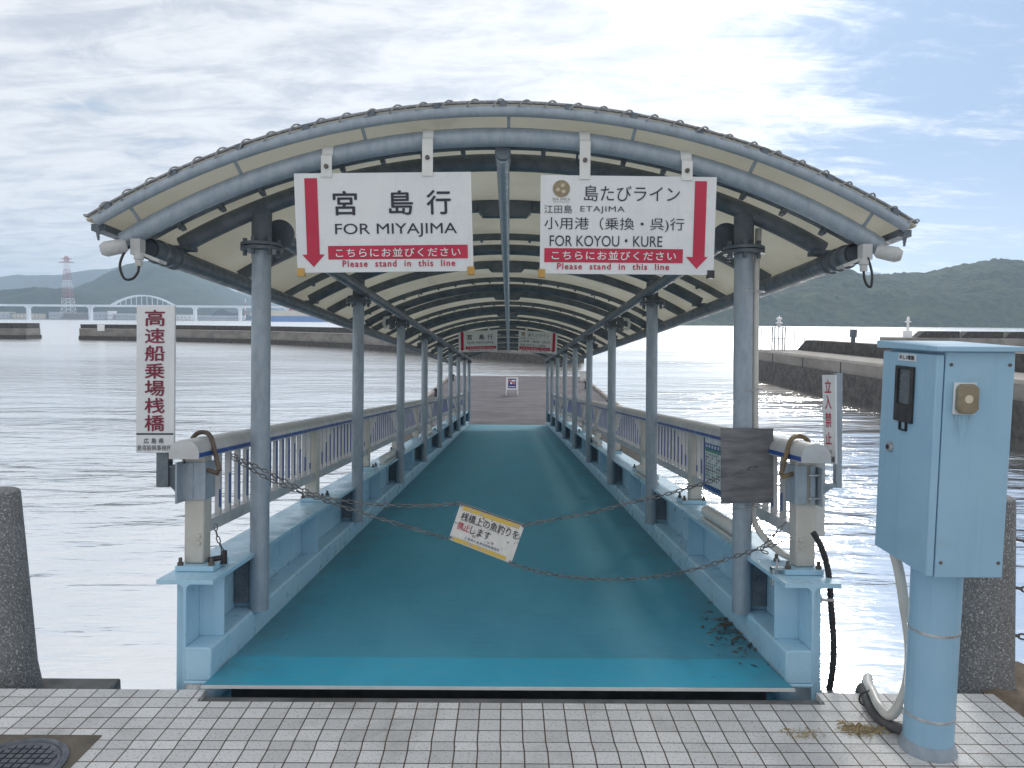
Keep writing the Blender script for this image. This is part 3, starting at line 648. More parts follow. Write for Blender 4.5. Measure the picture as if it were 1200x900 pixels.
cp = thing('canopy', 'arched roof of cream sheets on two rows of galvanised posts over the gangway', 'canopy', (0, POSTY[0], ZCURB), G)
WP = 1.40
for s in (-1, 1):
    for k, y in enumerate(POSTY):
        n = 24 if k < 3 else 12
        po = MB().tube([(s * WP, y, ZCURB - .008), (s * WP, y, .765)], .054, n).build('post', M['galv'], cp)
        f = MB()
        for z0, z1 in ((.765, .783), (.789, .807)): f.tube([(s * WP, y, z0), (s * WP, y, z1)], .118, n)
        if k < 4:
            for q in range(6):
                a = q * math.pi / 3 + .3; f.tube([(s * WP + .092 * math.cos(a), y + .092 * math.sin(a), .735), (s * WP + .092 * math.cos(a), y + .092 * math.sin(a), .835)], .013, 6)
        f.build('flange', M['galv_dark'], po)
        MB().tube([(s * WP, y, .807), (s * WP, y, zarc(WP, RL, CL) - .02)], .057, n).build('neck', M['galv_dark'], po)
        bk = MB().box(s * (WP + .045), s * (WWEB - .012), y - .006, y + .03, ZCURB + .03, ZFL - .03)
        if k < 4:
            for zz in (-1.03, -1.12, -1.21): bk.tube([(s * 1.495, y - .02, zz), (s * 1.495, y - .006, zz)], .014, 6)
        bk.build('bracket', M['galv_dark'], po)
YF = 4.0
MB().tube(arc(RL, CL, 1.965, YF, 56), .0475, 20).build('front_rib', M['galv'], cp)
for k, y in enumerate(POSTY):
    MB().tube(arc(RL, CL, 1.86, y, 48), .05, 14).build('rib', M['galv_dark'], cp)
# upper tube on the front edge of the roof, struts down to the front rib
YU = 3.90
up = arc(RU, CU, 2.06, YU, 64); MB().tube(up, .027, 14).build('edge_tube', M['galv'], cp)
for x in (-1.90, -1.37, -.72, 0.03, .68, 1.30, 1.90):
    MB().tube([(x, YU, zarc(x, RU, CU)), (x * .985, YF, zarc(x * .985, RL, CL) + .03)], .009, 6).build('strut', M['galv'], cp)
for x in [-1.98 + .33 * i for i in range(13)]:
    z = zarc(x, RU, CU); nn = Vector((x, 0, z - CU + RU)).normalized(); a = Vector((x, YU, z)); tg = Vector((nn.z, 0, -nn.x))
    h = []
    for dz, in ((.004,), (.045,)):
        for du, dy in ((-.018, -.022), (.018, -.022), (.018, .022), (-.018, .022)): h.append(a + tg * du + nn * dz + Vector((0, dy, 0)))
    MB().hexa(h).build('edge_clamp', M['galv_dark'], cp)
hel = []
a1 = math.asin(2.09 / RU); turns = 34; NN = turns * 10
for i in range(NN + 1):
    a = -a1 + 2 * a1 * i / NN; c_ = Vector((RU * math.sin(a), YU - .004, CU - RU + RU * math.cos(a))); nn = Vector((math.sin(a), 0, math.cos(a))); th = i / NN * turns * 2 * math.pi
    rr = .036 + .006 * noise.noise(Vector((i * .13, 0, 0))); hel.append(c_ + nn * (.036 + .6 * rr * math.cos(th)) + Vector((0, .8 * rr * math.sin(th), 0)))
MB().tube(hel, .0045, 6).build('rope_lashing', M['rope'], cp)
MB().tube(arc(RU + .043, CU + .043, 2.11, YU - .01, 64), .006, 6).build('rope', M['rope'], cp)
MB().tube(arc(RU + .055, CU + .055, 2.12, YU + .03, 64), .011, 6).build('rope', M['galv_dark'], cp)
for s in (-1, 1):
    nt = MB(); zz = zarc(2.07, RU, CU)
    for q in range(5):
        x = s * (2.02 + .012 * q); y = YU + .02 * q; nt.tube([(x, y, zarc(2.02, RU, CU) + .01), (x + s * .03, y - .01, zz - .015 - .008 * (q % 3)), (x + s * .02, y, zz - .05 - .01 * (q % 4))], .006, 5)
    nt.build('frayed_net', M['galv_dark'], cp)
    # eave pipe, inner pipe
    e = MB().tube([(s * 1.865, 4.055, .705), (s * 1.865, YEND, .705)], .056, 20, caps=False)
    e.tube([(s * 1.865, 4.056, .705), (s * 1.865, YEND, .705)], .050, 20, caps=False)
    e.tube([(s * 1.865, 4.09, .705), (s * 1.865, 4.095, .705)], .05, 20); eo = e.build('eave_pipe', M['galv_dark'], cp)
    for yy in (4.15, 4.25, 4.35): MB().tube([(s * 1.865, yy, .705), (s * 1.865, yy + .03, .705)], .066, 20).build('collar', M['galv_dark'], eo)
    for k, y in enumerate(POSTY): MB().box(s * 1.79, s * 1.90, y - .05, y + .05, .765, zarc(1.84, RL, CL) - .02).build('saddle', M['galv_dark'], eo)
    pi = MB().tube([(s * 1.35, 4.58, .885), (s * 1.35, YEND - .3, .885)], .046, 16).build('inner_pipe', M['galv_dark'], cp)
    MB().tube([(s * 1.33, 4.565, .885), (s * 1.33, 4.58, .885)], .088, 28).build('end_cap', M['galv_dark'], pi)
    # gutter strip below the roof edge
    MB().box(s * 2.03, s * 2.10, YU + .03, YEND + .2, zarc(2.08, RU, CU) - .03, zarc(2.08, RU, CU) + .005).build('gutter', M['galv_dark'], cp)
MB().tube([(0, 4.06, 1.205), (0, YEND, 1.205)], .036, 14).build('ridge_beam', M['galv'], cp)
MB().tube([(0, 4.03, 1.225), (0, 4.2, 1.225), (0, 4.32, 1.215)], [.042, .046, .03], 16).build('ridge_socket', M['galv_dark'], cp)
# roof sheets, battens
cuts = [YU + .005]
for k, y in enumerate(POSTY): cuts += [y] + ([y + 1.43] if k < 8 else [YEND + .25])
for a_, c_ in zip(cuts, cuts[1:]): arcbar(RU + .028, CU + .028, .012, 2.11, a_ + .004, c_ - .004, 40).build('roof_sheet', M['roof'], cp)
def clips(mb, y, n, side, Rc=None, Cc=None):
    RU_, CU_ = Rc or RU, Cc or CU
    for i in range(n):
        x = -1.9 + 3.8 * (i + .5) / n; z = zarc(x, RU_, CU_); nn = Vector((x, 0, z - CU_ + RU_)).normalized(); tg = Vector((nn.z, 0, -nn.x)); a = Vector((x, y, z)) - nn * .055
        mb.hexa([a + tg * du + nn * dz + Vector((0, dy, 0)) for dz in (0, .03) for du, dy in ((-.012, -.03), (.012, -.03), (.012, .03), (-.012, .03))])
for k, y in enumerate(POSTY):
    mb = arcbar(3.87, 1.303, .05, 1.93, y - .24, y - .20) if k == 0 else arcbar(RU - .055, CU - .055, .055, 2.0, y - .28, y - .235)
    if k < 5: clips(mb, y - .25 + .03 * (k == 0), 17, 1, *((3.895, 1.328) if k == 0 else (RU - .015, CU - .015)))
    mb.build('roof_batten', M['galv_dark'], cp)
    if k < 8:
        ym = y + 1.43
        mb = arcbar(RU - .06, CU - .06, .082, 2.0, ym - .03, ym + .03)
        if k < 4: clips(mb, ym - .03, 17, 1)
        mo = mb.build('roof_batten', M['galv_dark'], cp)
        MB().prism([(-.2, CU + .01), (.2, CU + .01), (.2, CU - .075), (.17, CU - .105), (-.17, CU - .105), (-.2, CU - .075)], ym - .045, ym + .045).build('ridge_plate', M['galv_dark'], mo)
    # thin tie rods between battens
    for x in (-1.15, 1.15, -.42, .42):
        z = zarc(x, RU, CU) - .005; MB().tube([(x, y - .25, z), (x, y, zarc(x, RL, CL))], .007, 5).build('tie_rod', M['galv_dark'], cp)

# ------------------------------------------------------------------ guardrails (frame G)
ZR0, ZR1 = -.388, -.290
RPY = [4.02 + 2.36 * k for k in range(11)]
def guardrail(s, label):
    t = thing('guardrail', label, 'railing', (s * 1.6, 4.0, ZFL), G)
    xi, xo = 1.53, 1.682; xm = (xi + xo) / 2; hw = (xo - xi) / 2
    prof = [(s * xi, ZR0), (s * xo, ZR0), (s * xo, ZR0 + .03)] + [(s * (xm + hw * math.cos(a)), ZR0 + .03 + .068 * math.sin(a)) for a in [i * math.pi / 14 for i in range(1, 14)]] + [(s * xi, ZR0 + .03)]
    yb = [3.9] + [y + .12 for y in RPY[1:-1:2]] + [RPY[-1] + .1]
    for a, c in zip(yb, yb[1:]): MB().prism(prof, a, c - .003).build('handrail', M['alu'], t)
    MB().box(s * (xi - .003), s * (xi + .004), 3.905, RPY[-1], ZR0 + .008, ZR0 + .030).build('stripe', M['navy'], t)
    for k, y in enumerate(RPY):
        p = MB().box(s * 1.55, s * 1.652, y, y + .1, ZFL + .03, ZR0 - .001).build('post', M['alu_post'], t, bevel=.008)
        bp_ = MB().box(s * 1.475, s * 1.672, y - .06, y + .16, ZFL + .003, ZFL + .029).build('base_plate', M['blue'], p)
        if k < 6:
            for dx in (1.495, 1.655):
                for dy in (-.035, .135): MB().tube([(s * dx, y + dy, ZFL + .029), (s * dx, y + dy, ZFL + .068)], .010, 8).tube([(s * dx, y + dy, ZFL + .029), (s * dx, y + dy, ZFL + .044)], .017, 6).build('bolt', M['bolt'], p)
        if k == 0:
            for zz in (-.80, -.838): MB().lathe([(.011, y - .012), (.013, y - .004), (.013, y + .001)], (s * 1.575, 0, zz), 12, 'y').build('cap_screw', M['alu_post'], p)
    for k in range(10):
        ya, yc = RPY[k] + .1, RPY[k + 1]
        bar = MB().box(s * 1.572, s * 1.63, ya, yc, -.805, -.74).build('bottom_rail', M['alu'], t)
        n = 15; mbs = MB()
        for i in range(n):
            y = ya + (yc - ya) * (i + .5) / n; u = (i + .5) / n; hgt = .05 + .30 * max(0, math.sin(math.pi * (u * 1.15 - .08))) ** .8 * (1 if k < 7 else .5)
            mb = MB() if k < 6 else mbs
            mb.k = 0; mb.box(s * 1.583, s * 1.613, y - .014, y + .014, -.741, ZR0 - .001)
            mb.k = 1; mb.box(s * 1.581, s * 1.583, y - .0135, y - .004, -.70, -.70 + hgt); mb.box(s * 1.584, s * 1.589, y - .0155, y - .014, -.70, -.70 + hgt)
            if k < 6: mb.build('baluster', [M['alu'], M['navy']], bar)
        if k >= 6: mbs.build('baluster_panel', [M['alu'], M['navy']], bar, kind='stuff')
    return t
guardrail(-1, 'pale aluminium guardrail with blue stripe along the left edge of the gangway')
guardrail(1, 'pale aluminium guardrail with blue stripe along the right edge of the gangway')

# ------------------------------------------------------------------ signs
def text_polys(body, weight=0.0, spacing=1.0, vertical=False):
    c = bpy.data.curves.new('tmp', 'FONT'); c.body = body; c.offset = weight; c.space_character = spacing; c.resolution_u = 4
    o = bpy.data.objects.new('tmp', c); COL.objects.link(o)
    dg = bpy.context.evaluated_depsgraph_get(); me = bpy.data.meshes.new_from_object(o.evaluated_get(dg))
    vs = [v.co.copy() for v in me.vertices]; fs = [tuple(p.vertices) for p in me.polygons]
    bpy.data.objects.remove(o); bpy.data.curves.remove(c); bpy.data.meshes.remove(me)
    return vs, fs
def text_in(mb, body, L, u0, u1, v0, v1, d=.003, weight=0.0, spacing=1.0):
    # fills the box u0..u1, v0..v1 (fractions of the board, v downward); L maps (u, v, d) to space
    vs, fs = text_polys(body, min(weight, 0), spacing)
    xs = [p.x for p in vs]; ys = [p.y for p in vs]; xa, xb, ya, yb = min(xs), max(xs), min(ys), max(ys)
    au, av = abs(u1 - u0) / (xb - xa), abs(v1 - v0) / (yb - ya)
    sh = [(0, 0)] if weight <= .005 else [(-1, 0), (1, 0), (0, -1), (0, 1)]
    for q, (ex, ey) in enumerate(sh):
        mb.add([L(u0 + (u1 - u0) * (p.x - xa) / (xb - xa) + ex * weight * au, v1 + (v0 - v1) * (p.y - ya) / (yb - ya) + ey * weight * av, d + q * .00012) for p in vs], fs)
    return mb
def board(corners, out, thick):
    TL, TR, BR, BL = [Vector(c) for c in corners]; nn = (TR - TL).cross(BL - TL).normalized()
    if nn.dot(Vector(out)) < 0: nn = -nn
    def L(u, v, d=0): return TL * (1 - u) * (1 - v) + TR * u * (1 - v) + BR * u * v + BL * (1 - u) * v + nn * d
    mb = MB(); mb.hexa([L(0, 0, -thick), L(1, 0, -thick), L(1, 1, -thick), L(0, 1, -thick), L(0, 0), L(1, 0), L(1, 1), L(0, 1)])
    return mb, L
def rect(mb, L, u0, u1, v0, v1, d=.002): mb.add([L(u0, v0, d), L(u1, v0, d), L(u1, v1, d), L(u0, v1, d)], [(0, 1, 2, 3)])
def arrow(mb, L, ua, ub, va, vb, ha, hb, vt):
    rect(mb, L, ua, ub, va, vb); mb.add([L(ha, vb, .002), L(hb, vb, .002), L((ha + hb) / 2, vt, .002)], [(0, 1, 2)])
OUT = (0, -1, 0)
KOCHIRA = 'こちらにお並びください'
def sign_common(t, L, redu, textu, plsu, v=(.735, .872, .762, .850, .885, .948)):
    r = MB(); rect(r, L, redu[0], redu[1], v[0], v[1]); r.build('red_band', M['crimson'], t)
    m = MB(); text_in(m, KOCHIRA, L, textu[0], textu[1], v[2], v[3], .004, .012, 1.15); m.build('band_lettering', M['white'], t)
    m = MB(); text_in(m, 'Please  stand  in  this  line', L, plsu[0], plsu[1], v[4], v[5], .003, .022, 1.2); m.build('red_lettering', M['crimson'], t)
def miyajima(corners, label, straps=True, detail=True):
    mb, L = board(corners, OUT, .012); t = thing('hanging_sign', label, 'sign', L(.5, 0, -.006), G, 'hanging route signs')
    mb.build('board', M['white'], t)
    a = MB(); arrow(a, L, .058, .130, .05, .82, .030, .158, .945); a.build('arrow', M['crimson'], t)
    m = MB()
    for ch, u0, u1 in (('宮', .217, .350), ('島', .533, .666), ('行', .746, .880)): text_in(m, ch, L, u0, u1, .184, .425, .003, .014)
    text_in(m, 'FOR MIYAJIMA', L, .222, .912, .512, .652, .003, .004); m.build('lettering', M['ink'], t)
    sign_common(t, L, (.178, .970), (.222, .928), (.258, .896)); return t, L
def etajima(corners, label):
    mb, L = board(corners, OUT, .012); t = thing('hanging_sign', label, 'sign', L(.5, 0, -.006), G, 'hanging route signs')
    mb.build('board', M['white'], t)
    a = MB(); arrow(a, L, .877, .945, .045, .82, .838, .964, .942); a.build('arrow', M['crimson'], t)
    asp = (L(1, 0) - L(0, 0)).length / (L(0, 1) - L(0, 0)).length
    e = MB(); ru = .049; cu, cv = .118, .138; nseg = 28
    for ring, (ra, rb) in enumerate(((0, 1.0),)):
        e.add([L(cu, cv, .002)] + [L(cu + ru * math.cos(i * 2 * math.pi / nseg), cv + ru * asp * math.sin(i * 2 * math.pi / nseg), .002) for i in range(nseg)], [(0, i + 1, (i + 1) % nseg + 1) for i in range(nseg)])
    e.build('seal', M['gold'], t)
    d_ = MB()
    for ring in range(1, 8):
        rr = ring / 7.6; n = int(6 * ring)
        for i in range(n):
            th = 2 * math.pi * (i + .5 * (ring % 2)) / n; u, v = cu + ru * rr * math.cos(th), cv + ru * asp * rr * math.sin(th); h = ru * .035
            rect(d_, L, u - h, u + h, v - h * asp, v + h * asp, .003)
    for th in (-1.2, .9, 2.9):
        u, v = cu + ru * .42 * math.cos(th), cv + ru * asp * .42 * math.sin(th)
        for q in range(4): c2, s2 = math.cos(q * math.pi / 4), math.sin(q * math.pi / 4); l, w_ = ru * .26, ru * .035; d_.add([L(u + (a_ * c2 - b_ * s2), v + (a_ * s2 + b_ * c2) * asp, .0035 + q * .0002) for a_, b_ in ((-l, -w_), (l, -w_), (l, w_), (-l, w_))], [(0, 1, 2, 3)])
    d_.build('seal_pattern', M['cream_wall'], t)
    m = MB(); text_in(m, 'SEA SPICA', L, .068, .168, .232, .258, .003, 0, 1.2); rect(m, L, .072, .165, .272, .275, .003); m.build('seal_lettering', M['gold'], t)
    m = MB()
    text_in(m, '島たびライン', L, .248, .793, .10, .262, .003, .004)
    text_in(m, '江田島', L, .022, .180, .305, .388, .003, 0); text_in(m, 'ETAJIMA', L, .228, .480, .312, .385, .003, -.004, 1.1)
    text_in(m, '小用港（乗換・呉)行', L, .023, .822, .425, .570, .003, .004)
    text_in(m, 'FOR KOYOU・KURE', L, .055, .700, .612, .722, .003, .002); m.build('lettering', M['ink'], t)
    sign_common(t, L, (.025, .820), (.068, .780), (.10, .742), (.742, .885, .770, .858, .895, .955)); return t, L
def straps(t, L, us, YS):
    for u in us:
        a = L(u, .0, .006); x = a.x; zc_ = zarc(x, RL, CL); pts = [L(u, .04, .004), L(u, 0, .004)]
        zt = zc_ - .0; pts.append((x, a.y - .0, zc_ - .02))
        for q in range(0, 9):
            th = math.pi - q * math.pi / 10; pts.append((x, YF + .052 * math.cos(th), zc_ + .052 * math.sin(th)))
        o = MB().strip(pts, .055, .005).build('strap', M['white_grey'], t)
        zb_ = (a.z + zc_) / 2 - .02; MB().lathe([(.010, -.012), (.012, -.004), (.012, .002)], (x, a.y - .004, zb_), 10, 'y').build('bolt', M['bolt'], o)
def edge_block(t, L, u, mm):
    a = L(u, 1, 0); MB().box(a.x - .018, a.x + .018, a.y - .006, a.y + .024, a.z - .018, a.z + .022).build('edge_block', mm, t)
YS = 3.93
t, L = miyajima([gat(344.3, 203.3, YS), gat(551.8, 201.3, YS), gat(555, 317.5, YS), gat(348.8, 319.5, YS)], 'white sign FOR MIYAJIMA with red arrow at left, hanging from the front arch')
straps(t, L, (.185, .755), YS); edge_block(t, L, .02, M['wood_yellow']); edge_block(t, L, .985, M['wood_yellow'])
t, L = etajima([gat(633.75, 205, YS), gat(840, 207.5, YS), gat(836, 322, YS), gat(632.5, 320.5, YS)], 'white sign ETAJIMA, FOR KOYOU KURE with red arrow at right, hanging from the front arch')
straps(t, L, (.25, .83), YS); edge_block(t, L, .01, M['wood_yellow']); edge_block(t, L, .985, M['black'])
YS2 = 17.9
def hang(t, L):
    for u in (.2, .78):
        a = L(u, 0, -.006); MB().box(a.x - .025, a.x + .025, a.y - .004, a.y + .004, a.z - .05, zarc(a.x, RU, CU)).build('strap', M['white_grey'], t)
t, L = miyajima([gat(537.3, 388, YS2), gat(582.8, 387, YS2), gat(582.8, 411.6, YS2), gat(537.6, 413, YS2)], 'small distant MIYAJIMA sign hanging deep inside the canopy'); hang(t, L)
t, L = etajima([gat(607.8, 387.5, YS2), gat(653.5, 389.5, YS2), gat(652.5, 415, YS2), gat(607.3, 412, YS2)], 'small distant ETAJIMA sign hanging deep inside the canopy'); hang(t, L)

# vertical sign on the left rail end
YV = 3.95
mb, L = board([gat(160, 358.3, YV), gat(204.7, 358.3, YV), gat(203.7, 530.7, YV), gat(159.3, 530.7, YV)], OUT, .02)
t = thing('vertical_sign', 'tall white sign with maroon vertical Japanese lettering on a bracket at the left rail end', 'sign', L(.5, 1, -.01), G)
mb.build('board', M['white'], t, bevel=.003)
m = MB(); ys = [(363.5, 382), (385, 402), (405, 423), (426, 443.5), (446, 464), (466.5, 484), (486.5, 505)]
for ch, (a, c) in zip('高速船乗場桟橋', ys): text_in(m, ch, L, .235, .745, (a - 358.3) / 172.4, (c - 358.3) / 172.4, .003, .016)
m.build('lettering', M['maroon'], t)
m = MB(); rect(m, L, 0.01, .99, .866, .877); text_in(m, '広 島 県', L, .21, .74, .900, .937, .003, .006); text_in(m, '港湾振興事務所', L, .02, .94, .947, .985, .003, .004); m.build('small_lettering', M['ink'], t)
p0, p1 = gat(182, 531, YV), gat(195.5, 571, YV)
bk = MB().box(p0.x, p1.x, YV + .012, YV + .07, p1.z, p0.z + .45).build('sign_post', M['galv_dark'], t)
q0, q1 = gat(195, 546, YV), gat(222, 569, YV)
MB().prism([(q0.x, q0.z), (-1.655, q0.z + .005), (-1.655, q1.z - .07), (q0.x, q1.z)], YV + .03, YV + .06).box(q0.x, -1.655, YV + .02, YV + .09, q0.z - .012, q0.z).build('arm', M['galv_dark'], t)
cl = MB().box(-1.662, -1.653, YV - .02, YV + .2, -.62, -.41).box(-1.662, -1.60, YV + .05, YV + .062, -.61, -.42)
cl.build('clamp', M['galv'], t)
MB().box(-1.64, -1.538, YV + .055, YV + .063, -.61, -.415).box(-1.548, -1.540, YV + .063, YV + .2, -.61, -.415).build('clamp', M['galv'], t)
# vertical sign on the right rail end (turned towards the gangway)
mb, L = board([gat(963.4, 439.4, 4.09), gat(978.4, 439.4, 4.0), gat(979.2, 544, 4.0), gat(965.6, 542.5, 4.09)], (-1, -.4, 0), .012)
t = thing('vertical_sign', 'narrow white no entry sign with red Japanese characters at the right rail end', 'sign', L(.5, 1, -.01), G)
mb.build('board', M['white'], t)
m = MB()
for ch, a, c in (('立', .055, .20), ('入', .225, .385), ('禁', .425, .59), ('止', .645, .78)): text_in(m, ch, L, .22, .72, a, c, .003, .012)
m.build('lettering', M['crimson'], t)
m = MB(); text_in(m, '広島県', L, .28, .72, .845, .885, .003, 0); text_in(m, '港湾振興', L, .25, .95, .915, .985, .003, .01); m.build('small_lettering', M['ink'], t)
a, c = gat(979.8, 437, 4.04), gat(985.5, 571, 4.04)
MB().box(a.x, a.x + .03, 4.03, 4.07, c.z, a.z).build('sign_post', M['galv'], t)
MB().box(1.655, a.x + .005, 4.03, 4.07, c.z, c.z + .02).box(1.655, 1.662, 3.95, 4.15, -.62, -.42).prism([(1.655, -.60), (a.x, c.z), (1.655, c.z)], 4.048, 4.056).build('arm', M['galv'], t)
MB().box(1.538, 1.60, 4.005, 4.013, -.615, -.412).box(1.615, 1.64, 3.995, 4.003, -.615, -.412).box(1.538, 1.546, 4.013, 4.15, -.615, -.412).build('clamp', M['galv'], t)
for zz in (-.46, -.58): MB().tube([(1.60, 3.98, zz), (1.70, 3.98, zz)], .006, 6).build('bolt', M['steel'], t)

# plywood board hung on the first right post
mb, L = board([gat(845, 501.5, 4.385), gat(906.4, 502, 4.385), gat(906, 589, 4.385), gat(845.4, 590, 4.385)], OUT, .012)
t = thing('plywood_board', 'blank weathered plywood board tied to the first right post', 'board', L(.5, 1, -.006), G)
mb.build('panel', M['ply'], t)
ring = [(WP + .057 * math.cos(a), POSTY[0] + .057 * math.sin(a), gat(872, 597, 4.4).z) for a in [i * math.pi / 12 for i in range(24)]]
MB().tube(ring, .0035, 5, closed=True).build('wire', M['steel'], t)
# timetable between the right rail posts
xt = 1.562; mb, L = board([gax(826, 509, xt), Vector((xt, 5.05, gax(826, 509, xt).z)), Vector((xt, 5.05, gax(826, 565, xt).z)), gax(826, 566, xt)], (-1, 0, 0), .012)
t = thing('timetable_board', 'green and blue printed timetable board fixed inside the right guardrail behind the plywood', 'notice board', L(.5, 1, 0), G)
mb.build('panel', M['white'], t)
m = MB(); m.k = 0; rect(m, L, .02, .98, .16, .27); m.k = 1; rect(m, L, .02, .98, .27, .33)
for i in range(14):
    for j in range(9):
        if rnd.random() < .85: u = .03 + .068 * i; v = .36 + .062 * j; m.k = 1 if j % 3 == 0 else 2; rect(m, L, u, u + .045 * rnd.uniform(.5, 1), v, v + .038)
m.k = 3
for i in range(10): rect(m, L, .05 + .09 * i, .05 + .09 * i + .05, .185, .245, .003)
m.build('print', [M['navy'], M['green_print'], M['ink'], M['white']], t)
MB().box(xt - .006, xt + .016, L(0, 0).y + .012, L(0, 0).y, L(0, 1).z - .02, L(0, 0).z).box(xt - .006, xt + .016, L(1, 1).y, L(0, 0).y, L(0, 1).z - .03, L(0, 1).z - .002).build('frame', M['navy'], t)

# ------------------------------------------------------------------ chains and their plate
def chain(name, label, pts, pitch=.031, wire=.0032, rad=.0085):
    c = catmull(pts, 10); d = [0]
    for a, b_ in zip(c, c[1:]): d.append(d[-1] + (b_ - a).length)
    n = max(2, int(d[-1] / pitch)); pitch = d[-1] / n; mb = MB(); j = 0
    for i in range(n):
        s_ = (i + .5) * pitch
        while d[j + 1] < s_: j += 1
        p = c[j].lerp(c[j + 1], (s_ - d[j]) / (d[j + 1] - d[j])); tg = (c[min(j + 2, len(c) - 1)] - c[max(j - 1, 0)]).normalized()
        u = tg.cross(Vector((0, 1, 0.3))).normalized(); w_ = tg.cross(u)
        a_ = (0.9 if i % 2 else 2.3) + rnd.uniform(-.35, .35); lat = u * math.cos(a_) + w_ * math.sin(a_); hl = pitch * .62 - rad * .6; loop = []
        for q in range(10):
            th = 2 * math.pi * q / 10; loop.append(p + tg * (hl * (1 if math.cos(th) > 0 else -1) * .55 + rad * 1.1 * math.cos(th)) + lat * rad * math.sin(th))
        mb.tube(loop, wire, 5, closed=True)
    return tag(mb.build(name, M['chain'], frame=G, base=pts[0]), label, 'chain')
YC = 4.02
TL, TR, BR, BL = gat(540, 589.5, YC), gat(615, 615, YC), gat(599, 660.5, YC), gat(525.5, 632, YC)
def S(px, py, y=YC): return gat(px, py, y)
chain('chain', 'upper left chain from the left hose loop to the hanging fishing notice', [S(272, 533, 4.1), S(315, 554, 4.07), S(355, 574, 4.04), S(392, 585), S(440, 591), S(500, 592.5), TL])
chain('chain', 'lower left chain from the left hose loop to the bottom of the fishing notice', [S(272, 536, 4.1), S(310, 559, 4.07), S(355, 578, 4.04), S(400, 593), S(440, 606), S(500, 624), BL])
chain('chain', 'upper right chain from the fishing notice up to the right hose loop', [TR, S(646, 609.5), S(700, 599), S(740, 588.5), S(780, 579.5), S(842, 561, 4.1), S(890, 546, 4.15)])
chain('chain', 'lower right chain sagging from the fishing notice to the right rail post', [BR, S(636, 671), S(680, 677.5), S(715, 679), S(745, 678), S(785, 673), S(822, 665), S(862, 652), S(893, 642), S(919, 636, 4.05)])
chain('chain', 'short slack chain hanging at the foot of the left rail post', [S(252, 614, 4.05), S(254, 626, 4.05), S(258, 638, 4.05), S(263, 650, 4.05)])
chain('chain', 'short loose chain end knotted beside the right rail post', [S(921, 612, 4.05), S(908, 626, 4.05), S(896, 638, 4.05), S(893, 645, 4.05), S(900, 648, 4.05)])
mb, L = board([TL, TR, BR, BL], OUT, .006)
t = thing('chain_notice', 'tilted white notice against fishing hung between the chains, its yellow edges flaking', 'notice', L(.5, .5, 0), G)
def notice_mat():
    m, t_, b_, oc = new_mat('flaking_notice'); n = nz(t_, oc, 9, 8, .7); col = mixc(t_, ramp(t_, n, .3, .7), (.58, .57, .54), (.68, .67, .64))
    n2 = nz(t_, mapping(t_, oc, loc=(3, 1, 2)), 26, 6, .75); col = mixc(t_, ramp(t_, n2, .55, .63), col, (.20, .17, .13)); t_.links.new(col, b_.inputs['Base Color']); b_.inputs['Roughness'].default_value = .6; return m
def flake_mat():
    m, t_, b_, oc = new_mat('flaking_yellow_tape'); n = nz(t_, oc, 22, 7, .75); col = mixc(t_, ramp(t_, n, .53, .58), (.60, .42, .08), (.42, .38, .32)); t_.links.new(col, b_.inputs['Base Color']); b_.inputs['Roughness'].default_value = .6; return m
mb.build('plate', notice_mat(), t)
m = MB(); fm = flake_mat(); rect(m, L, .06, .94, .05, .15); rect(m, L, .05, .9, .885, .985); m.build('yellow_tape', fm, t)
m = MB(); rect(m, L, .02, .98, .0, .035, .003); m.build('worn_edge', M['hose_dark'], t)
m = MB(); text_in(m, '桟橋上の魚釣りを', L, .07, .965, .19, .41, .003, .006); text_in(m, 'します', L, .265, .575, .46, .66, .003, .006); m.build('lettering', M['ink'], t)
m = MB(); text_in(m, '禁止', L, .06, .25, .46, .66, .003, .008); m.build('red_lettering', M['crimson'], t)
m = MB(); rect(m, L, .20, .79, .745, .868, .0025); m.build('label_strip', M['white'], t)
m = MB(); text_in(m, '広島県広島港湾振興事務所', L, .22, .77, .765, .845, .004, 0); m.build('label_lettering', M['ink'], t)
for c_ in (L(.02, .02), L(.985, .03), L(.98, .97), L(.015, .93)): MB().tube([c_ + Vector((0, -.012, 0)), c_ + Vector((0, .012, 0))], .008, 8).build('eyelet', M['chain'], t)
# hose loops round the handrails
def hose(s, label, mm, y=4.12):
    pts = [(s * 1.47, y - .10, ZR0 - .07)]
    e = [(s * 1.515, y - .05, ZR0 + .03), (s * 1.555, y, ZR1 + .0), (s * 1.606, y + .04, ZR1 + .022), (s * 1.66, y + .05, ZR1 + .005), (s * 1.70, y + .04, ZR0 + .02), (s * 1.69, y + .0, ZR0 - .04), (s * 1.62, y - .04, ZR0 - .055), (s * 1.54, y - .08, ZR0 - .07), (s * 1.475, y - .105, ZR0 - .085)]
    return tag(MB().tube(catmull(pts + e, 6), .0125, 10).build('hose_loop', mm, frame=G, base=(s * 1.6, y, ZR1)), label, 'hose')
hose(-1, 'dark brown rubber hose looped over the left handrail to hold the chains', M['hose_dark'])
hose(1, 'tan rubber hose looped over the right handrail beside the plywood', M['hose'])
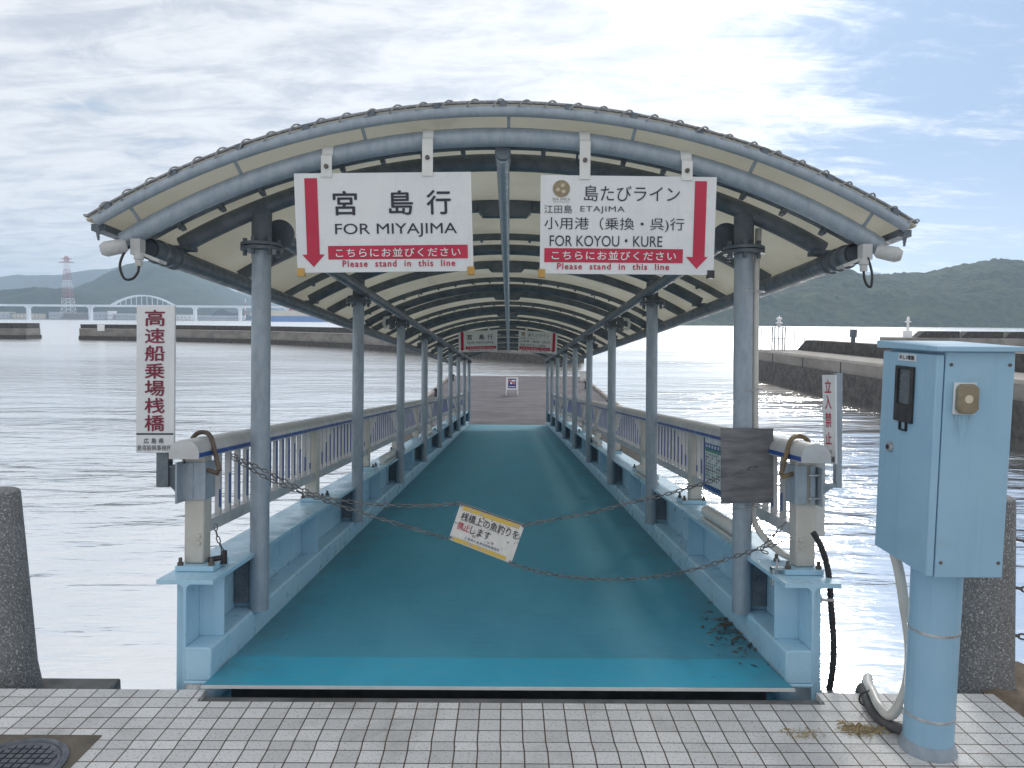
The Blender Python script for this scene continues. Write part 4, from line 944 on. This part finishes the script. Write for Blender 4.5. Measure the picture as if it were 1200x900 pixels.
# shackle block at foot of left post
q = S(258, 655, 4.06); q.z = ZFL + .02
tag(MB().tube([q + Vector((-.06, 0, .02)), q + Vector((.02, 0, .035))], .014, 8).tube([q + Vector((.02, 0, -.0)), q + Vector((.02, 0, .07))], .017, 8).build('shackle', M['black'], frame=G, base=q), 'black shackle lying on the flange at the foot of the left rail post', 'shackle')
q = Vector((1.445, 4.0, ZFL)); tag(MB().box(q.x - .03, q.x - .018, 3.985, 4.025, ZFL - .06, ZFL + .03).box(q.x - .03, q.x + .035, 3.985, 4.025, ZFL + .022, ZFL + .034).tube([(q.x, 4.005, ZFL + .0), (q.x, 4.005, ZFL + .075)], .006, 8).build('beam_clamp', M['steel'], frame=G, base=q), 'small bright clamp gripping the right girder flange by the rail post', 'clamp')

# ------------------------------------------------------------------ lamps, conduits, cables
def flood(s, label):
    a = gat(150 if s < 0 else 1030, 292 if s < 0 else 298, 3.97); c = Vector((s * 1.985, 3.90, .70))
    t = thing('floodlight', label, 'floodlight', c, G, 'floodlights at the canopy corners')
    # body: a rounded white housing pointing outwards
    ax = Vector((s * .8, -.25, -.22)).normalized(); o = Vector((s * 1.915, 3.93, .70))
    MB().tube([o, o + ax * .015, o + ax * .10, o + ax * .125], [.025, .036, .040, .026], 14).build('housing', M['lamp_grey'], t)
    MB().hexa([(s * 1.76, 3.94, .615), (s * 1.86, 3.94, .655), (s * 1.86, 4.03, .655), (s * 1.76, 4.03, .615), (s * 1.755, 3.94, .63), (s * 1.855, 3.94, .67), (s * 1.855, 4.03, .67), (s * 1.755, 4.03, .63)]).box(s * 1.85, s * 1.90, 3.93, 3.99, .655, .735).build('bracket', M['lamp_grey'], t)
    MB().lathe([(.018, .592), (.018, .622), (.024, .626), (.024, .642), (.016, .656)], (s * 1.85, 3.92, 0), 12).build('gland', M['lamp_grey'], t)
    lp = [(s * 1.85, 3.92, .594), (s * 1.852, 3.915, .56), (s * 1.872, 3.90, .525), (s * 1.91, 3.895, .525), (s * 1.936, 3.90, .585), (s * 1.93, 3.92, .65), (s * 1.91, 3.95, .70)]
    if s > 0: lp = [(s * 1.85, 3.92, .594), (s * 1.85, 3.91, .55), (s * 1.862, 3.9, .515), (s * 1.88, 3.9, .515), (s * 1.888, 3.91, .58), (s * 1.88, 3.93, .65), (s * 1.87, 3.95, .70)]
    MB().tube(catmull(lp, 6), .0065, 8).build('cable', M['black'], t)
flood(-1, 'white floodlight under the left end of the front arch with looped black cable')
flood(1, 'white floodlight under the right end of the front arch with hanging cable')
def tube_light(s, y, label):
    t = thing('flange_light', label, 'light fitting', (s * 1.50, y, ZFL), G, 'tube lights on the girder flanges')
    MB().box(s * 1.45, s * 1.53, y, y + .9, ZFL + .002, ZFL + .02).build('tray', M['white_grey'], t)
    MB().tube([(s * 1.49, y + .01, ZFL + .062), (s * 1.49, y + .89, ZFL + .062)], .042, 14).build('tube', M['white_grey'], t)
tube_light(1, 4.72, 'white tube light lying on the right girder, the nearest one')
tube_light(1, 7.6, 'white tube light on the right girder behind the second post')
tube_light(1, 12.2, 'white tube light on the right girder, the farthest one')
tube_light(-1, 9.3, 'white tube light on the left girder, the nearer one')
tube_light(-1, 14.2, 'white tube light on the left girder, the farther one')
for s, lab in ((-1, 'small white lamp on the flange of the third left post'), (1, 'small white lamp on the flange of the third right post')):
    y = POSTY[2]; t = thing('post_lamp', lab, 'lamp', (s * 1.5, y, .76), G, 'small lamps at the third posts')
    MB().tube([(s * 1.53, y - .05, .75), (s * 1.60, y - .05, .74), (s * 1.62, y - .05, .80), (s * 1.61, y - .05, .87), (s * 1.53, y - .05, .885)], .022, 8).build('tube', M['white_grey'], t)
    MB().box(s * 1.50, s * 1.545, y - .07, y - .02, .72, .9).build('bracket', M['galv_dark'], t)
# ivory conduit on the first right post
yc = 4.47; cx = 1.475
t = thing('conduit', 'ivory cable conduit strapped up the first right post and bending at its foot', 'conduit', (cx, yc, ZFL), G)
MB().tube(catmull([(cx + .02, yc + .02, .92), (cx + .01, yc, .80), (cx, yc, .6), (cx, yc, .0), (cx, yc, -.6), (cx - .01, yc, -.72), (cx + .0, yc - .02, -.80), (cx + .035, yc - .08, -.87), (cx + .085, yc - .2, -.925), (cx + .13, yc - .3, -.94)], 5), .019, 12).build('pipe', M['pvc'], t)
for zz in (.55, -.02, -.69):
    MB().tube([((WP + .035) + .085 * math.cos(a), POSTY[0] + .058 * math.sin(a), zz) for a in [i * math.pi / 12 for i in range(24)]], .004, 5, closed=True).build('band', M['steel'], t)
# grey junction box behind the right rail post
t = thing('junction_box', 'pale grey junction box mounted behind the right rail end post', 'box', (1.68, 4.14, -.6), G)
MB().box(1.656, 1.73, 4.12, 4.27, -.79, -.405).build('body', M['white_grey'], t, bevel=.006)
MB().box(1.652, 1.738, 4.105, 4.12, -.80, -.395).build('lid', M['white_grey'], t, bevel=.004)
# black cable down the right girder
pts = [gat(x, y, 3.93 + .0 * i) for i, (x, y) in enumerate([(953, 624), (961, 638), (968, 658), (972, 680), (973.5, 705), (975.5, 730), (977, 760), (975, 790), (971, 812), (968, 840)])]
t = thing('black_cable', 'thick black cable hanging down the outer side of the right girder end', 'cable', pts[-1], G)
MB().tube(catmull(pts, 5), .0155, 12).build('cable', M['black'], t)
for px, py in ((968, 701), (968, 810)):
    q = gat(px, py, 3.9); MB().box(q.x - .055, q.x + .04, q.y - .01, q.y + .02, q.z - .014, q.z - .002).box(q.x - .055, q.x - .025, q.y - .012, q.y + .02, q.z - .02, q.z + .01).build('clip', M['steel'], t)

# ------------------------------------------------------------------ blue cabinet
BX0, BX1, BF0, BF1, BZ0, BZ1 = 1.635, 1.935, 2.93, 3.36, .80, 1.685
CX, CF = 1.778, 3.107
cb = thing('control_cabinet', 'sky blue steel control cabinet on a round post at the quay', 'cabinet', (CX, CF, 0))
pl = MB().lathe([(.097, .0), (.097, BZ0 + .01)], (CX, CF, 0), 48).build('post', M['blue_box'], cb)
MB().lathe([(.112, .0), (.112, .012), (.1, .04), (.098, .05)], (CX, CF, 0), 48).build('foot_ring', M['galv'], pl)
for zz in (.52, .155): MB().lathe([(.0985, zz), (.0995, zz + .001), (.0995, zz + .010), (.0985, zz + .011)], (CX, CF, 0), 48).build('band', M['steel'], pl)
MB().box(BX0 + .034, BX1, BF0, BF1, BZ0, BZ1).build('body', M['blue_box'], cb, bevel=.004)
dr = MB().box(BX0, BX0 + .030, BF0 + .002, BF1 - .004, BZ0 + .004, BZ1 - .012).build('door', M['blue_box'], cb, bevel=.004)
lid = MB(); z = BZ1 + .001
lid.hexa([(BX0 - .02, BF0 - .035, z), (BX1 + .022, BF0 - .035, z), (BX1 + .022, BF1 + .02, z), (BX0 - .02, BF1 + .02, z), (BX0 - .02, BF0 - .035, z + .020), (BX1 + .022, BF0 - .035, z + .020), (BX1 + .022, BF1 + .02, z + .030), (BX0 - .02, BF1 + .02, z + .030)])
lid.build('lid', M['blue_box'], cb, bevel=.004)
def dplane(px, py): return wax(px, py, BX0)
c4 = [dplane(1054, 413.5), dplane(1074.5, 415.5), dplane(1074, 424), dplane(1053.7, 422)]
F_a, F_b = c4[0].y, c4[1].y; zt, zb_ = (c4[0].z + c4[1].z) / 2, (c4[2].z + c4[3].z) / 2
mb, L = board([Vector((BX0 - .003, F_a, zt)), Vector((BX0 - .003, F_b, zt)), Vector((BX0 - .003, F_b, zb_)), Vector((BX0 - .003, F_a, zb_))], (-1, 0, 0), .003)
lb = mb.build('label_plate', M['white'], dr); m = MB(); text_in(m, 'のし3電盤', L, .08, .92, .2, .8, .002, .02, 1.1); m.build('lettering', M['ink'], lb)
a, c = dplane(1052.5, 428), dplane(1070, 497); wf = MB(); x = BX0
wf.box(x - .012, x - .001, a.y, c.y, a.z - .012, a.z).box(x - .012, x - .001, a.y, c.y, c.z, c.z + .075); wf.box(x - .012, x - .001, a.y, a.y - .022, c.z + .075, a.z - .012).box(x - .012, x - .001, c.y + .022, c.y, c.z + .075, a.z - .012)
wo_ = wf.build('meter_window', M['black'], dr, bevel=.002)
MB().box(x - .005, x - .001, a.y - .022, c.y + .022, c.z + .075, a.z - .012).build('pane', M['glass_dark'], wo_)
sl_ = MB(); 
for i in range(7): z = c.z + .09 + i * (a.z - c.z - .115) / 7; sl_.box(x - .0065, x - .0055, a.y - .03, c.y + .03, z, z + .006)
sl_.build('etched_lines', M['window'], wo_)
mdy = (a.y + c.y) / 2; MB().box(x - .010, x - .001, mdy + .022, mdy + .028, c.z - .03, c.z).box(x - .010, x - .001, mdy - .028, mdy - .022, c.z - .03, c.z).box(x - .010, x - .001, mdy - .028, mdy + .028, c.z - .036, c.z - .03).build('hasp', M['black'], dr)
k_ = dplane(1044.5, 523.5); MB().lathe([(.020, -.016), (.022, -.006), (.022, 0)], (x, k_.y, k_.z), 20, 'x').build('lock', M['steel'], dr)
MB().lathe([(.010, -.019), (.010, -.0162)], (x, k_.y, k_.z), 14, 'x').build('keyway', M['dark'], dr)
a, c = wat(1117, 448, BF0), wat(1141, 485.5, BF0); hx = (a.x + c.x) / 2; hz_ = (a.z + c.z) / 2
so_ = MB().box(a.x, c.x, BF0 - .012, BF0 - .001, c.z, a.z).build('socket_plate', M['white'], cb, bevel=.003)
w_, h_ = (c.x - a.x) / 2 * .93, (a.z - c.z) / 2 * .93
MB().prism([(hx - w_, hz_ - h_ * .72), (hx - w_ * .6, hz_ - h_), (hx + w_ * .6, hz_ - h_), (hx + w_ * 1.05, hz_ - h_ * .72), (hx + w_ * 1.05, hz_ + h_ * .72), (hx + w_ * .6, hz_ + h_), (hx - w_ * .6, hz_ + h_), (hx - w_, hz_ + h_ * .72)], BF0 - .036, BF0 - .0125).build('socket_cover', M['brown_cover'], so_, bevel=.006)
MB().lathe([(.016, BF0 - .0375), (.016, BF0 - .0363)], (hx, 0, hz_), 18, 'y').build('disc', M['cream_wall'], so_)
dm, dt, db_, doc = new_mat('grime_run'); dn = nz(dt, mapping(dt, doc, (55, 1, 7)), 1.0, 6, .7, .3)
dsep = nd(dt, 'ShaderNodeSeparateXYZ'); dt.links.new(doc, dsep.inputs[0])
fade = mth(dt, 'MULTIPLY', ramp(dt, dsep.outputs[2], c.z - .16, c.z, 0, 1), mth(dt, 'MULTIPLY', ramp(dt, dn, .42, .66), .22)); dt.links.new(fade, db_.inputs['Alpha']); db_.inputs['Base Color'].default_value = (.10, .12, .13, 1); db_.inputs['Roughness'].default_value = .8
g_ = MB(); g_.add([(a.x + .01, BF0 - .0012, c.z - .16), (c.x - .01, BF0 - .0012, c.z - .16), (c.x - .005, BF0 - .0012, c.z + .005), (a.x + .005, BF0 - .0012, c.z + .005)], [(0, 1, 2, 3)]); g_.build('grime_streak', dm, cb, smooth=0)
for zz in (BZ0 + .06, BZ1 - .05):
    for xx in (BX0 + .055, BX1 - .02): MB().lathe([(.006, BF0 - .004), (.007, BF0 - .001)], (xx, 0, zz), 12, 'y').build('screw', M['bolt'], cb)
# conduits at the cabinet's foot
t = thing('conduit', 'ivory conduit drooping from the cabinet underside to the quay edge', 'conduit', wz(1040, 842, 0))
pts = [Vector((1.70, 3.32, .80)), wat(1054, 672, 3.30), wat(1060.5, 715, 3.30), wat(1066, 755, 3.29), wat(1065, 790, 3.27), wat(1058, 818, 3.25), wz(1044, 838, .075), wz(1031, 828, .075), wz(1023, 812, .075), wz(1018, 803, .06), Vector((wz(1017, 801, 0).x, 3.70, .02)), Vector((wz(1015, 801, 0).x, 3.74, -.2))]
MB().tube(catmull(pts, 6), .0215, 12).build('pipe', M['pvc'], t)
q = wz(1021, 818, .05); MB().tube([q + Vector((.05 * math.cos(a) - .012, .012 * math.cos(a), .036 * math.sin(a))) for a in [i * math.pi / 10 for i in range(20)]], .004, 6, closed=True).build('cable_tie', M['black'], t)
t = thing('conduit', 'dark grey conduit on the tiles beside the foot of the cabinet post', 'conduit', wz(1040, 848, 0))
pts = [Vector((wz(1009, 803, 0).x, 3.70, -.10)), wz(1011, 806, .02), wz(1017, 822, .026), wz(1027, 838, .026), wz(1042, 849, .026), wz(1062, 857, .03), Vector((CX - .06, CF - .02, .05))]
MB().tube(catmull(pts, 6), .024, 12).build('pipe', M['pvc_dark'], t)

# ------------------------------------------------------------------ bollards
def bollard(x, f, label, chains):
    t = thing('bollard', label, 'bollard', (x, f, -.14), group='granite bollards along the quay edge')
    prof = [(.165, -.14), (.162, -.10), (.148, .0), (.128, .45), (.108, .895), (.104, .915), (.092, .922)]
    MB().lathe(prof, (x, f, 0), 40).build('shaft', M['granite'], t)
    return t
bollard(-2.585, 3.82, 'dark speckled granite bollard standing at the left edge of the quay', 0)
bollard(2.455, 3.84, 'dark speckled granite bollard half hidden behind the blue cabinet', 1)
for z0, lab in ((.70, 'rusty chain leaving the right bollard to the right, uppermost of three'), (.45, 'rusty chain leaving the right bollard to the right, middle of three'), (.20, 'rusty chain leaving the right bollard to the right, lowest of three')):
    pts = [Vector((2.455 + .12 + .15 * i, 3.84, z0 - .35 * (i / 12 * (1 - i / 12)))) for i in range(13)]
    mb = MB(); c = catmull(pts, 6); d = 0
    for i in range(0, 40):
        p = Vector((2.455 + .115 + .045 * i, 3.84, z0 - .9 * (i / 40) * (1 - i / 40) * .4)); dx = Vector((1, 0, -.36 * (1 - 2 * i / 40) * .5)).normalized(); lat = Vector((0, 1, 0)) if i % 2 else Vector((0, 0, 1))
        mb.tube([p + dx * (.026 * math.cos(a)) + lat * .014 * math.sin(a) for a in [q * math.pi / 5 for q in range(10)]], .0055, 5, closed=True)
    for x in (0,): mb.tube([(2.455 + .09, 3.84, z0), (2.455 + .125, 3.84, z0)], .012, 8)
    tag(mb.build('bollard_chain', M['bolt'], base=pts[0]), lab, 'chain')

# ------------------------------------------------------------------ manhole
mx, mf, mr = -1.985, 2.925, .212
mh = thing('manhole', 'round waffle patterned iron manhole cover set in the tiles at lower left', 'manhole cover', (mx, mf, 0))
MB().box(-2.34, -1.742, 2.60, 3.172, -.01, .004).build('surround', mat('worn_mortar', (.16, .14, .11), (.10, .09, .07), 8, .9, 0, .5, 60, det=9), mh)
MB().lathe([(mr, .004), (mr, .010), (mr - .006, .012), (mr - .024, .012), (mr - .027, .006), (mr - .05, .0055)], (mx, mf, 0), 56).build('rim', M['manhole'], mh)
w_ = MB(); w_.lathe([(mr - .03, .004), (mr - .03, .008)], (mx, mf, 0), 56); stp = .034
for i in range(-6, 7):
    for j in range(-6, 7):
        if math.hypot(i, j) * stp < mr - .052 and not (abs(j) < 1 and abs(i) in (3, 4)): w_.box(mx + i * stp - .0125, mx + i * stp + .0125, mf + j * stp - .0125, mf + j * stp + .0125, .0075, .0145)
w_.build('cover', M['manhole'], mh)

# ------------------------------------------------------------------ weeds
def tuft(px, py, n, h, sp, label):
    q = wz(px, py, 0); mb = MB()
    for i in range(n):
        x = q.x + rnd.gauss(0, sp); y = q.y + rnd.gauss(0, sp * .5); a = rnd.random() * 6.28; l = rnd.uniform(.3, 1) * h; dx, dy = math.cos(a) * l, math.sin(a) * l * .6; w_ = .0015
        mb.add([(x - w_, y, .001), (x + w_, y, .001), (x + dx * .6 + w_, y + dy * .6, l * .5), (x + dx, y + dy, l * rnd.uniform(.1, .7)), (x + dx * .6 - w_, y + dy * .6, l * .5)], [(0, 1, 2, 3, 4)])
    return tag(mb.build('grass_tuft', M['straw'], base=q, smooth=0), label, 'dry grass')
M['straw'] = mat('dry_straw', (.50, .41, .25), (.36, .29, .16), 30, .9)
tuft(1010, 857, 190, .05, .045, 'dry straw coloured grass tuft between tiles left of the cabinet post')
tuft(940, 862, 70, .03, .05, 'sparse dry weeds in the tile joints before the right girder')
